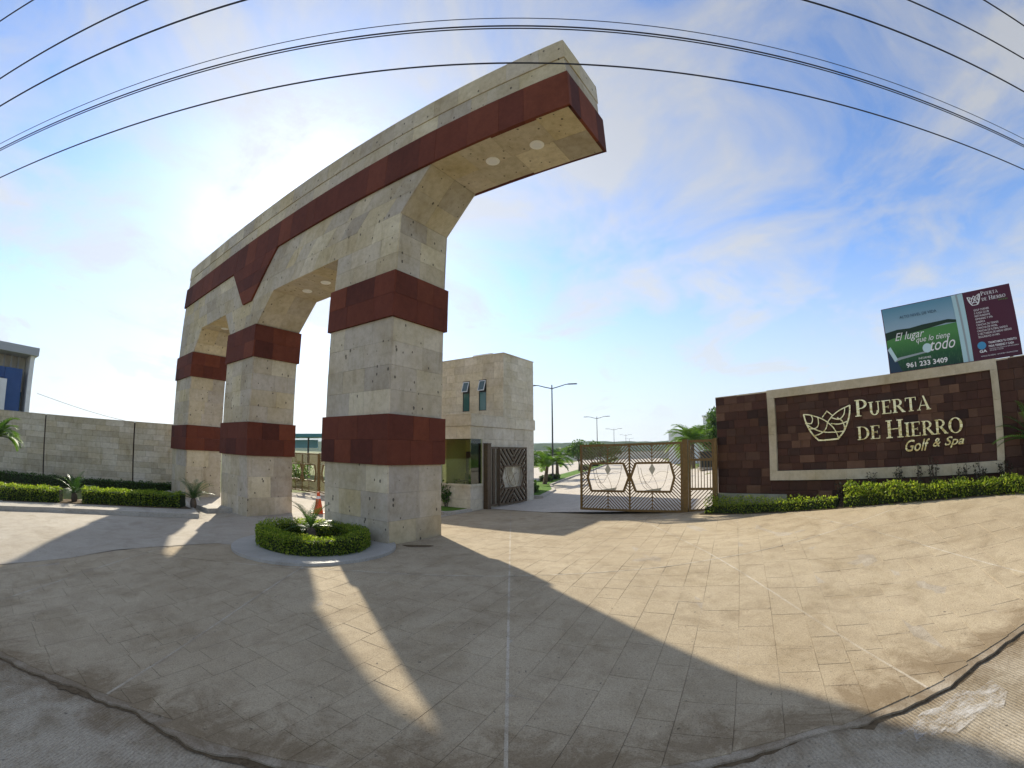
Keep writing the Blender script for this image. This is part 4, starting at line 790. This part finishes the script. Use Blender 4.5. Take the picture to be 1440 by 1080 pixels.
# ================================================================== GATES
def seg_minus_convex(p, q, poly):
    t0, t1 = 0.0, 1.0; dx, dy = q[0]-p[0], q[1]-p[1]; n = len(poly)
    for i in range(n):
        a, b = poly[i], poly[(i+1) % n]; ex, ey = b[0]-a[0], b[1]-a[1]; num = ex*(p[1]-a[1])-ey*(p[0]-a[0]); den = ex*dy-ey*dx   # inside: cross >= 0
        if abs(den) < 1e-9:
            if num < 0: return [(0, 1)]
        else:
            t = -num/den
            if den > 0: t0 = max(t0, t)
            else: t1 = min(t1, t)
    if t0 >= t1: return [(0, 1)]
    return [s for s in ((0, t0), (t1, 1)) if s[1]-s[0] > .02]
def chevrons(root, P, x0, x1, z0, z1, cx, cz, hexa, sp, mat, w=.026):
    for sx in (-1, 1):
        for sz in (-1, 1):
            qx0, qx1 = (x0, cx) if sx < 0 else (cx, x1); qz0, qz1 = (z0, cz) if sz < 0 else (cz, z1); k = sx*sz    # slope of the bars
            c = -8.0
            while c < 8:
                xa, xb = qx0, qx1; za, zb = (c + k*(xa-cx)), (c + k*(xb-cx))   # z = c + k (x-cx), clip to the quadrant
                pts = [(xa, za), (xb, zb)]
                if k > 0: lo, hi = max(xa, cx+(qz0-c)), min(xb, cx+(qz1-c))
                else: lo, hi = max(xa, cx-(qz1-c)), min(xb, cx-(qz0-c))
                if hi-lo > .03:
                    p, q_ = (lo, c+k*(lo-cx)), (hi, c+k*(hi-cx))
                    for s0, s1 in (seg_minus_convex(p, q_, hexa) if hexa else [(0, 1)]):
                        f = lambda s: P(p[0]+(q_[0]-p[0])*s, p[1]+(q_[1]-p[1])*s, 0)
                        MB().bar(f(s0), f(s1), w, w, V).build('bar', mat, root)
                c += sp*1.414
def rail(root, a, b, w, d, name, mat, nrm=V): return MB().bar(a, b, w, d, nrm).build(name, mat, root)
EMB = [[(0, 1.0), (.05, .6), (.16, .2), (.32, 0)], [(.1, .9), (.2, .45), (.45, .08), (.75, 0)], [(1, 1.0), (.95, .6), (.84, .2), (.68, 0)], [(.5, .6), (.35, .3), (.12, .32)], [(.5, .6), (.62, .25), (.66, 0)], [(.0, .45), (.3, .62), (.5, .6)], [(.55, .62), (.75, .75), (1.0, .7)], [(.2, .5), (.3, .15), (.5, .02)]]
def leaf_gate(name, label, u0, u1, zb, halves, v=13.61, flip=False, mat='gate metal', H=2.1, frame=None, group=None):
    P0 = frame or (lambda x, z, off: A(u0+x, v-off, zb+z)); W = u1-u0; base = P0(W/2, 0, 0); r = thing(name, label, 'gate', base, group); nrm = (P0(0, 0, 1)-P0(0, 0, 0)).normalized()
    f = .07
    rail(r, P0(0, f/2, 0), P0(W, f/2, 0), f, .06, 'bottom_rail', mat, nrm); rail(r, P0(0, H-f/2, 0), P0(W, H-f/2, 0), f, .06, 'top_rail', mat, nrm)
    rail(r, P0(f/2, f, 0), P0(f/2, H-f, 0), .06, f, 'stile', mat, nrm); rail(r, P0(W-f/2, f, 0), P0(W-f/2, H-f, 0), .06, f, 'stile', mat, nrm)
    hw = W/halves
    for i in range(halves):
        x0, x1 = i*hw+(f if i == 0 else .015), (i+1)*hw-(f if i == halves-1 else .015)
        if halves == 2: hx = [(.26, 1.05), (.38, .62), (1.47, .62), (1.64, 1.05), (1.47, 1.49), (.38, 1.49)] if i == 0 else [(W-1.64, 1.05), (W-1.47, .62), (W-.38, .62), (W-.26, 1.05), (W-.38, 1.49), (W-1.47, 1.49)]
        else: hx = [(x0+.10, 1.05), (x0+.30, .62), (x1-.30, .62), (x1-.10, 1.05), (x1-.30, 1.49), (x0+.30, 1.49)]
        cx = (hx[0][0]+hx[3][0])/2
        chevrons(r, P0, x0, x1, f, H-f, cx, 1.05, hx, .075 if halves == 2 else .19, mat, .026 if halves == 2 else .075)
        for k in range(6): rail(r, P0(*hx[k], 0), P0(*hx[(k+1) % 6], 0), .065, .055, 'panel_frame', mat, nrm)
        rail(r, P0(cx, f, 0), P0(cx, .60, 0), .026, .03, 'bar', mat, nrm); rail(r, P0(cx, 1.52, 0), P0(cx, H-f, 0), .026, .03, 'bar', mat, nrm)
        if i == 0 and halves == 2: rail(r, P0(hw, f, 0), P0(hw, H-f, 0), .045, .05, 'mullion', mat, nrm)
        a, b = hx[1][0]-.02, hx[2][0]+.02
        logo(r, P0, a+.08, b-.08, .66, 1.42, -.006, .007, .012, 'gate metal', 'emblem', strokes=EMB)
        dm = [(cx, 1.12), (cx+.10, 1.30), (cx, 1.48), (cx-.10, 1.30)]
        MB().prism(dm, P0(0, 0, 0), (P0(1, 0, 0)-P0(0, 0, 0)), Z, nrm, -.008, .008).build('diamond', 'gate panel', r)
        MB().prism([(cx-.25, .655), (cx+.25, .655), (cx+.3, .74), (cx-.02, .69)], P0(0, 0, 0), (P0(1, 0, 0)-P0(0, 0, 0)), Z, nrm, -.008, .008).build('emblem_base', 'gate panel', r)
    return r
ZG = .20
leaf_gate('gate_leaf', 'closed bronze-coloured gate leaf with chevron bars and two six-sided openings', -6.23, -2.89, ZG, 2)
for u_, lb in ((-2.80, 'thick bronze gate post between the closed leaf and the side gate'), (-1.90, 'thin bronze post between the side gate and the sign wall')):
    w_ = .15 if u_ < -2 else .09; r = thing('gate_post', lb, 'post', A(u_, 13.61, 0)); MB().abox(u_-w_/2, u_+w_/2, 13.54, 13.68, -.1, ZG+2.13).build('post', 'gate metal', r); MB().abox(u_-w_/2-.012, u_+w_/2+.012, 13.528, 13.692, ZG+2.13, ZG+2.155).build('cap', 'gate metal', r)
sg = thing('side_gate', 'narrow bronze pedestrian gate with upright middle bars beside the sign wall', 'gate', A(-2.33, 13.61, ZG)); sx0, sx1 = -2.71, -1.955
SG = lambda x, z, off: A(x, 13.61-off, ZG+z+.03)
for z in (.035, .67, 1.52, 2.065): rail(sg, SG(sx0, z, 0), SG(sx1, z, 0), .07, .05, 'rail', 'gate metal')
for x in (sx0+.03, sx1-.03): rail(sg, SG(x, .07, 0), SG(x, 2.03, 0), .055, .06, 'stile', 'gate metal')
for i in range(7): rail(sg, SG(sx0+.10+i*.09, .705, 0), SG(sx0+.10+i*.09, 1.485, 0), .022, .022, 'bar', 'gate metal')
def diag(root, P, x0, x1, z0, z1, k, sp, mat):
    c = z0-3
    while c < z1+3:
        lo, hi = (max(x0, x0+(z0-c)), min(x1, x0+(z1-c))) if k > 0 else (max(x0, x0-(z1-c)), min(x1, x0-(z0-c)))
        if hi-lo > .03: MB().bar(P(lo, c+k*(lo-x0), 0), P(hi, c+k*(hi-x0), 0), .024, .024, V).build('bar', mat, root)
        c += sp*1.414
diag(sg, SG, sx0+.06, sx1-.06, .07, .635, 1, .08, 'gate metal'); diag(sg, SG, sx0+.06, sx1-.06, 1.555, 2.03, -1, .08, 'gate metal')

# opened leaf folded back against the guardhouse
OV = lambda x, z, off: A(HU+.14+off, 14.30+x, .06+z)
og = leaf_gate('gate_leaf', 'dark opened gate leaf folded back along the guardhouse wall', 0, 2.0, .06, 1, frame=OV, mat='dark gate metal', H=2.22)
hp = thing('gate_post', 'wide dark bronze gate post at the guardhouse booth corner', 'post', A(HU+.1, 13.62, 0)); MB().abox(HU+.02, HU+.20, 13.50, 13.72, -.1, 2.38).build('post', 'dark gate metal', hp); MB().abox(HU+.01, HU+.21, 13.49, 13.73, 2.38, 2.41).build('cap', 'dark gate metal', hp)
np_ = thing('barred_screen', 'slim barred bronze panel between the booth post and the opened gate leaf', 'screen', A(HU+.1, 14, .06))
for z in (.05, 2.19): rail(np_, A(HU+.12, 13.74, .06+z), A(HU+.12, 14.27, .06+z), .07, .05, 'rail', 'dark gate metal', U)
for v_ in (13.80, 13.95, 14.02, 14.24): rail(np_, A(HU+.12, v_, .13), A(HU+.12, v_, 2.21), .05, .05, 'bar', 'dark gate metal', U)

# exit gate, seen between the middle and the near pillar
for u0, u1, lb in ((-20.85, -17.55, 'closed exit gate leaf next to the guardhouse, seen between two arch pillars'), (-24.25, -20.92, 'closed exit gate leaf next to the grey boundary wall behind the arch')):
    leaf_gate('gate_leaf', lb, u0, u1, gz(*A2((u0+u1)/2, 13.6))+.06, 2)
for u_, lb in ((-17.40, 'bronze exit gate post near the guardhouse side'), (-24.40, 'bronze exit gate post near the boundary wall')):
    r = thing('gate_post', lb, 'post', A(u_, 13.61, 0)); g_ = gz(*A2(u_, 13.6)); MB().abox(u_-.08, u_+.08, 13.53, 13.69, g_-.2, g_+2.25).build('post', 'gate metal', r); MB().abox(u_-.09, u_+.09, 13.52, 13.70, g_+2.25, g_+2.28).build('cap', 'gate metal', r)

# ================================================================== BOUNDARY WALL on the left
w0, w1 = Vector((-34, 8.6, 0)), Vector((-16.6, 20.9, 0)); wd = (w1-w0).normalized(); wn_ = Vector((wd.y, -wd.x, 0)); wl = thing('boundary_wall', 'long grey-tan stone boundary wall with upright joints', 'wall', (w0+w1)/2 + Z*gz(-24, 14)); WL = (w1-w0).length
g0 = -.5; Tp = 2.98
MB().box(w0, wd, -wn_, Z, 0, WL, .04, .3, g0-.3, Tp-.02).build('core', 'dark mortar', wl)
cuts = [0, 3.2, 7.7, 12.75, 17.8, WL]
for a, b in zip(cuts[:-1], cuts[1:]):
    pa, pb = w0+wd*(a+.035), w0+wd*(b-.035)
    if b < 4: 
        mm = MB(); clad(None, [pa+Z*g0, pb+Z*g0, pb+Z*Tp, pa+Z*Tp], 11, .95, None, into=mm); mm.build('cladding', 'wall stone', wl); continue
    clad(wl, [pa+Z*g0, pb+Z*g0, pb+Z*Tp, pa+Z*Tp], 12, .80, 'wall stone', name='stone', joint=.006, jit=.006)
MB().box(w0, wd, -wn_, Z, 0, WL, -.01, .31, Tp, Tp+.03).build('coping', 'wall stone', wl)
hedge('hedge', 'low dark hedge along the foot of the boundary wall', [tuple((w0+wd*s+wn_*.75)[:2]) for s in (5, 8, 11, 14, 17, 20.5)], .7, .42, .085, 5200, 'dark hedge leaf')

# ================================================================== HEDGES AND PLANTS
hl = [G2(x, y) for x, y in ((-40, 708), (0, 710), (45, 712), (86, 714))]; hr = [G2(x, y) for x, y in ((119, 715), (170, 717), (220, 719), (262, 721))]
sh = lambda L_: [(x-.38, y+.28) for x, y in L_]
hedge('hedge', 'clipped bright hedge on the kerb island, on the far side of the first sago palm', sh(hl), .75, .47, .06, 5200, 'hedge leaf', base=.15)
hedge('hedge', 'clipped bright hedge on the kerb island between the two sago palms', sh(hr), .75, .47, .06, 6200, 'hedge leaf', base=.15)
for (x, y), lb, s in ((G2(104, 713), 'sago palm in the gap between the two kerb island hedges', .95), (G2(275, 721), 'sago palm at the hedge end beside the far arch pillar', .95)): cycad(lb, x-.3, y+.25, s, 18, base=.15, trunk=.3)
hedge('ring_hedge', 'clipped ring-shaped hedge at the foot of the near arch pillar', ell(1.36, .93, 90), .38, .32, .042, 16000, 'hedge leaf', closed=True, base=.05, wob=.03)
cycad('small sago palm inside the ring-shaped hedge', ic.x, ic.y, .75, 16, base=.05, trunk=.36)
# along the sign wall
def sline(a, b, off, n=7): return [tuple(SP(a+(b-a)*i/(n-1), 0, off)[:2]) for i in range(n)]
hedge('hedge', 'low hedge strip below the sign wall, ending at the side gate', sline(-6.75, -3.05, .58), .38, .21, .05, 4600, 'hedge leaf', wob=.05)
hedge('hedge', 'longer low hedge strip below the gold letters of the sign wall', sline(-2.85, 4.2, .60), .42, .23, .055, 10500, 'hedge leaf', wob=.06)
sheet('planting_bed', sline(-6.9, 4.6, .82) + sline(-6.9, 4.6, -.04)[::-1], 'soil', .012, 1.2)
def shrub(name, label, x, y, h, rad, n, size, mat, stems=6, group=None, cat='shrub', base=0.0):
    z = gz(x, y)+base; r = thing(name, label, cat, (x, y, z), group); m = MB(); C = []; N = []
    for i in range(stems):
        a = 6.28*i/stems+rnd.uniform(-.3, .3); rr = rad*rnd.uniform(.2, .9); hh = h*rnd.uniform(.6, 1.0); tip = Vector((x+math.cos(a)*rr, y+math.sin(a)*rr, z+hh)); b_ = Vector((x+math.cos(a)*rr*.25, y+math.sin(a)*rr*.25, z-.03)); m.tube([b_, (b_+tip)/2+Vector((0, 0, .02)), tip], [.012, .009, .005], 5)
        k = n//stems; f = rng.uniform(.3, 1.05, (k, 1)); C.append(np.array(b_) + (np.array(tip)-np.array(b_))*f + rng.normal(0, rad*.16, (k, 3))); d = rng.normal(size=(k, 3)); d[:, 2] += .6; N.append(d/np.linalg.norm(d, axis=1)[:, None])
    m.build('stems', 'bark', r); v, qd = leaf_quads(np.concatenate(C), np.concatenate(N), size, .5); o = arr_mesh('foliage', v, qd, mat, r); o['kind'] = 'stuff'; return r
for s_, wh in ((-4.2, 'near its side gate end'), (-2.95, 'below the emblem'), (-2.3, 'below the first big letter'), (-1.7, 'below the second word'), (-1.15, 'below the slanted lettering'), (-.7, 'below the ampersand'), (-.2, 'below the last gold letter'), (.35, 'just before the frame corner'), (.8, 'right under the frame corner')): 
    p_ = SP(s_+rnd.uniform(-.1, .1), 0, .22); shrub('shrub', 'dark spindly shrub at the foot of the sign wall, '+wh, p_.x, p_.y, rnd.uniform(.55, .85)-(.25 if s_ < -2.5 else 0), .2, 130, .06, 'dark shrub leaf', 5, group='spindly shrubs along the sign wall')
p_ = SP(1.50, 0, .40); cycad('spiky green plant against the sign wall at the end of the stone frame', p_.x, p_.y, 1.0, 22, trunk=.95, name='spiky_plant')
# booth planting
bx = A(-11.0, 12.2, 0); sheet('booth_lawn', [A2(-11.9, 11.75), A2(-10.35, 11.75), A2(-10.2, 12.0), A2(-10.2, 12.74), A2(-11.9, 12.74)], 'lawn', .09, 1.0, lip=.12)
sheet('booth_kerb', [A2(-12.1, 11.45), A2(-10.15, 11.45), A2(-9.95, 11.8), A2(-9.95, 12.72), A2(-10.18, 12.72), A2(-10.18, 11.95), A2(-10.33, 11.72), A2(-12.1, 11.72)], 'kerb concrete', .085, 1.0, lip=.12)
p_ = on_ground(648, 716); shrub('purple_shrub', 'dark purple leafy shrub below the booth window', p_.x, p_.y+.1, .95, .36, 420, .12, 'purple leaf', 9, base=.09)
p_ = on_ground(628, 716); shrub('green_shrub', 'low green leafy shrub beside the purple shrub at the booth', p_.x, p_.y+.1, .85, .40, 420, .11, 'tree leaf', 9, base=.09)

# ================================================================== SMALL STREET THINGS
cc_ = on_ground(448, 722); cn = thing('traffic_cone', 'orange traffic cone standing in the exit lane behind the arch', 'cone', cc_)
MB().box(cc_, Vector((1, 0, 0)), Vector((0, 1, 0)), Z, -.22, .22, -.22, .22, 0, .035).build('base', 'orange plastic', cn); MB().lathe((cc_.x, cc_.y, cc_.z+.035), [(.17, 0), (.16, .04), (.055, .66), (.05, .72), (.04, .73)], 18).build('body', 'orange plastic', cn, True)
MB().lathe((cc_.x, cc_.y, cc_.z+.53), [(.085, 0), (.071, .09)], 18, False).build('collar', 'print white', cn)

def lamp(x, y, i):
    z = gz(x, y)+.13; H = 6.62-z; r = thing('street_lamp', ['double-armed street lamp standing between two palms on the median', 'second double-armed street lamp along the median, counted from the guardhouse', 'third double-armed street lamp along the median, counted from the guardhouse', 'fourth double-armed street lamp along the median, counted from the guardhouse', 'fifth double-armed street lamp along the median, counted from the guardhouse'][i], 'street lamp', (x, y, z), 'lamps along the median')
    MB().tube([(x, y, z), (x, y, z+H*.5), (x, y, z+H+.12)], [.065, .055, .04], 10).build('pole', 'lamp metal', r); MB().lathe((x, y, z), [(.16, 0), (.16, .03), (.09, .05)], 12).build('base_plate', 'lamp metal', r)
    for s in (-1, 1):
        f = lambda d, h: Vector((x, y, z+H+h)) + AN*s*d
        MB().tube([f(0, -.14), f(.5, -.02), f(.95, .11), f(1.15, .13)], [.035, .032, .03, .028], 8).build('arm', 'lamp metal', r)
        MB().box(f(1.15, .13), AN*s, AX, Z, 0, .62, -.10, .10, -.035, .03).build('lamp_head', 'lamp metal', r)
for i, (x, y) in enumerate(((2.78, 31.6), (11.4, 61), (21.3, 94.7), (33.0, 131), (44.5, 171))): lamp(x, y, i)

# median planting
for i, (d, s) in enumerate(((-8.2, 0), (-5.6, .1), (-1.6, .25), (.6, .35))):
    p_ = L1 + AX*d + AN*(s-.35) if d > -7 else Vector((.85, 22.1, 0)); hedge('hedge', ['first','second','third','fourth'][i]+' clipped bush patch on the median, counted from the guardhouse', [tuple((p_-AX*.45)[:2]), tuple((p_+AX*.45)[:2])], .75, .32, .08, 500, 'dark hedge leaf', base=.13, group='bush patches on the median', cat='bush')
p_ = on_ground(768, 684); palm('young palm with a dark trunk on the median, on the guardhouse side of the lamp', p_.x-.1, p_.y, 1.15, 1.55, 20, base=.13)
palm('young palm on the median right behind the first lamp post', 3.25, 33.2, 1.35, 1.6, 18, base=.13)
for i in range(7):
    p_ = L1 + AX*(14+i*11.5) + AN*(-.1); nth = ['first', 'second', 'third', 'fourth', 'fifth', 'sixth', 'seventh'][i]; tree(nth+' small round median tree on a bare stem, counted from the first lamp', p_.x, p_.y, 3.0, 1.5, 1500, .22, group='small trees in the median row', base=.13, trunk_h=1.1)
    p2_ = p_ + AX*4; hedge('hedge', 'low clipped bush just past the '+nth+' small median tree', [tuple((p2_-AX*.8)[:2]), tuple((p2_+AX*.8)[:2])], .9, .45, .14, 260, 'dark hedge leaf', base=.13, group='low bushes between the median trees', cat='bush')
tree('leafy green tree rising beside the guardhouse wall', -1.6, 38.5, 5.2, 2.6, 4200, .26); tree('pale green bushy tree low beside the guardhouse wall', .3, 34.0, 3.0, 1.7, 2200, .2, mat='palm leaf', trunk_h=.6)
palm('bushy palm seen through the gate near the gate post', 12.2, 30.5, 1.7, 2.3, 22); palm('tall bushy palm seen through the gate behind the diamond panels', 14.8, 36, 2.3, 2.6, 22)
tree('leafy tree standing behind the side gate, higher than the sign wall base', 15.2, 30.2, 3.9, 2.2, 7000, .2); tree('dense green tree behind the sign wall end', 18.4, 35.0, 3.9, 2.4, 6000, .26); tree('round tree at the far end of the side lawn', 22.5, 48, 4.2, 2.6, 4200, .3)
ub = thing('utility_box', 'dark green utility box standing on the side lawn', 'utility box', (10.9, 24.2, gz(10.9, 24.2))); zb_ = gz(10.9, 24.2)
MB().box(Vector((10.9, 24.2, zb_)), AN, AX, Z, -.6, .6, -.4, .4, .0, .12).build('plinth', 'kerb concrete', ub); MB().box(Vector((10.9, 24.2, zb_)), AN, AX, Z, -.52, .52, -.35, .35, .12, .95).build('cabinet', 'dark furniture', ub); MB().box(Vector((10.9, 24.2, zb_)), AN, AX, Z, -.56, .56, -.39, .39, .95, 1.0).build('lid', 'dark furniture', ub)

# far walls, houses and roofs
def house(name, label, cx, cy, w, d, h, az, mat, wins=(), roof='grey paint', cat='house', group=None, z0=None):
    z = gz(cx, cy)-.2 if z0 is None else z0; c = Vector((cx, cy, z)); ex = Vector((math.cos(R(az)), -math.sin(R(az)), 0)); ey = Vector((math.sin(R(az)), math.cos(R(az)), 0)); r = thing(name, label, cat, c, group)
    MB().box(c, ex, ey, Z, -w/2, w/2, -d/2, d/2, 0, h).build('wall', mat, r); MB().box(c, ex, ey, Z, -w/2-.15, w/2+.15, -d/2-.15, d/2+.15, h, h+.22).build('roof', roof, r)
    for x, zz, ww, hh in wins:
        f = MB().box(c, ex, ey, Z, x-ww/2-.06, x+ww/2+.06, -d/2-.05, -d/2-.005, zz-.06, zz+hh+.06).build('window', 'white paint', r); MB().box(c, ex, ey, Z, x-ww/2, x+ww/2, -d/2-.065, -d/2-.052, zz, zz+hh).build('pane', 'window glass', f)
    return r
house('white_house', 'distant white flat-roofed house showing above the tree behind the sign wall', 34, 66, 9, 8, 6.9, 25, 'white paint', ((-2, 4.3, 1.2, 1.4), (1.5, 4.3, 1.2, 1.4), (-2, 1.5, 1.2, 1.6)), roof='white paint')
house('white_house', 'smaller distant white house beside the taller white house', 27.5, 68, 6, 7, 4.9, 25, 'white paint', ((-1, 2.8, 1.2, 1.3),), roof='white paint')
house('low_building', 'low beige building beyond the estate road, seen beside the lamp post', 4.2, 78, 7.5, 5, 2.35, 3, 'cream paint', roof='cream paint', cat='building')
fw_ = thing('far_wall', 'long low beige wall in front of the wooded hills', 'wall', (12, 110, 0)); MB().box(Vector((16, 112, -.2)), Vector((1, -.1, 0)).normalized(), Vector((.1, 1, 0)).normalized(), Z, -24, 26, 0, .3, 0, 1.9).build('wall', 'cream paint', fw_); MB().box(Vector((16, 112, -.2)), Vector((1, -.1, 0)).normalized(), Vector((.1, 1, 0)).normalized(), Z, -24.1, 26.1, -.05, .35, 1.9, 2.0).build('coping', 'frame stone', fw_)
cp = thing('carport', 'carport with a teal roof edge and blue side behind the exit gate', 'carport', (-17.5, 38, 0))
cz = lambda px_, py_, y_: (lambda d: Vector((d.x*y_/d.y, y_, CAM_H+d.z*y_/d.y)))(ray(px_, py_))
cL, cR = cz(395, 613, 40), cz(475, 613, 40)
MB().bar(cL, cR, 3.0, .30).build('roof', 'teal metal', cp); q1, q2 = cz(395, 619, 41), cz(447, 619, 41); MB().bar(q1-Z*.35, q2-Z*.35, .1, .75).build('side_panel', 'sky blue metal', cp)
for a in (.08, .5, .92): b_ = cL.lerp(cR, a); MB().tube([(b_.x, b_.y, gz(b_.x, b_.y)-.2), (b_.x, b_.y, b_.z-.12)], .09, 8).build('post', 'lamp metal', cp)
p_ = on_ground(425, 684); shrub('bush', 'round green bush just behind the exit gate', p_.x-1.0, p_.y+1.6, 1.35, .9, 900, .16, 'palm leaf', 12, cat='bush')
p_ = on_ground(445, 684); shrub('bush', 'bright green bush behind the exit gate on the guardhouse side', p_.x+.4, p_.y+2.4, 1.2, .9, 900, .16, 'hedge leaf', 12, cat='bush')
tree('tree top showing above the teal carport roof', -16.2, 52, 5.6, 2.2, 1600, .3)

# white and blue house behind the boundary wall
hd = 44.0
def hp_(px_, py_, d=hd): r_ = ray(px_, py_); k = d/math.hypot(r_.x, r_.y); return Vector((r_.x*k, r_.y*k, CAM_H+r_.z*k))
mc = hp_(46, 520); ang_ = math.degrees(math.atan2(mc.x, mc.y)); fe = Vector((math.cos(R(ang_-9)), -math.sin(R(ang_-9)), 0)); fn = Vector((math.sin(R(ang_-9)), math.cos(R(ang_-9)), 0))
mh = thing('modern_house', 'modern white two-storey house with a dark blue feature wall behind the boundary wall', 'house', (mc.x, mc.y, gz(mc.x, mc.y)))
B_ = Vector((mc.x, mc.y, 0)); zt = 8.25
def mb_(x0, x1, y0, y1, z0, z1, name, mat, par=None): return MB().box(B_, fe, fn, Z, x0, x1, y0, y1, z0, z1).build(name, mat, par or mh)
mb_(-11, -.62, .5, 9, -.5, zt-.6, 'wall', 'cream paint'); mb_(-.58, -.22, -1.8, 9, -.5, zt-.6, 'side_wall', 'white paint'); mb_(-11, .0, -2.2, 9.4, zt-.6, zt, 'roof', 'grey paint')
mb_(-2.45, -1.05, -1.6, .4, -.5, 6.55, 'blue_wall', 'blue paint'); mb_(-3.1, -2.46, -1.5, .4, 5.75, 6.55, 'blue_lintel', 'blue paint')
mb_(-11, -2.25, -1.95, -1.62, -.5, 5.65, 'front_wall', 'white paint'); wf = mb_(-4.2, -2.85, -2.0, -1.96, 2.6, 5.0, 'window', 'dark frame'); mb_(-4.1, -2.95, -2.025, -2.005, 2.7, 4.9, 'pane', 'window glass', wf)
wf = mb_(-1.0, -.66, .44, .49, 2.4, 5.0, 'window', 'dark frame'); mb_(-.98, -.68, .42, .435, 2.45, 3.65, 'pane', 'teal glass', wf); mb_(-.98, -.68, .42, .435, 3.72, 4.95, 'pane', 'teal glass', wf)
for x in (-3.2, -2.5, -1.9, -1.3): mb_(x-.06, x+.06, -.2, 0, 6.3, zt-.6, 'fin', 'grey paint')
p_ = hp_(-6, 640, 24); palm('palm with drooping fronds in front of the boundary wall', p_.x, p_.y, 2.2, 1.5, 18)

# ================================================================== OVERHEAD WIRES
def wire(label, pts, Y0, rad, group=None, slope=0.0):
    P = []
    for x, y in pts:
        d = ray(x, y); k = Y0/(d.y - slope*d.x); P.append(Vector((d.x*k, d.y*k, CAM_H+d.z*k)))
    P.sort(key=lambda p: p.x); xs_ = np.array([p.x for p in P]); zs_ = np.array([p.z for p in P]); c = np.polyfit(xs_, zs_, 2); c[0] = min(max(c[0], .0003), .004) if len(pts) > 2 else .0008
    if len(pts) > 2: c1 = np.polyfit(xs_, zs_-c[0]*xs_**2, 1)
    else: c1 = np.polyfit(xs_, zs_-c[0]*xs_**2, 1)
    X = np.linspace(-45, 45, 120); m = MB(); m.tube([(x, Y0+slope*x, c[0]*x*x+c1[0]*x+c1[1]) for x in X], rad, 5)
    r = m.build('overhead_wire', 'cable'); tag(r, label, 'wire', group); return r
wire('lowest overhead wire, crossing in front of the end of the arch beam', [(0, 257), (200, 169), (480, 104), (720, 82), (843, 84.5), (1100, 127), (1300, 187), (1440, 242)], 5.6, .016)
wire('thick overhead wire running close beside a twisted pair', [(0, 219), (150, 143), (360, 70), (560, 38), (720, 33), (900, 42), (1100, 78), (1300, 143), (1440, 212)], 5.0, .015)
wire('second wire of the close overhead pair', [(0, 224), (150, 147), (360, 72), (560, 39), (720, 34.5), (900, 44), (1100, 81), (1300, 147), (1440, 216)], 4.97, .012)
wire('thin wire just above the close overhead pair', [(0, 214), (150, 136), (360, 60), (560, 25), (720, 20.5), (900, 30), (1100, 66), (1300, 132), (1440, 207)], 4.8, .008)
wire('upper overhead wire nearer the road than the close pair', [(0, 150), (165, 68), (330, 0), (1145, 0), (1300, 58), (1440, 133)], 3.6, .017)
wire('overhead wire running over the road edge', [(0, 113), (100, 52), (200, 0), (1288, 0), (1360, 38), (1440, 87)], 3.0, .015)
wire('topmost overhead wire running over the road', [(0, 32), (43, 0), (1390, 0), (1440, 40)], 2.0, .012)
a_, b_ = hp_(52, 553, 43), hp_(262, 604, 60); m = MB(); m.tube([a_.lerp(b_, t)-Z*.5*math.sin(math.pi*t) for t in np.linspace(0, 1, 14)], .018, 5); tag(m.build('service_wire', 'cable'), 'thin service wire sloping down from the modern house', 'wire')
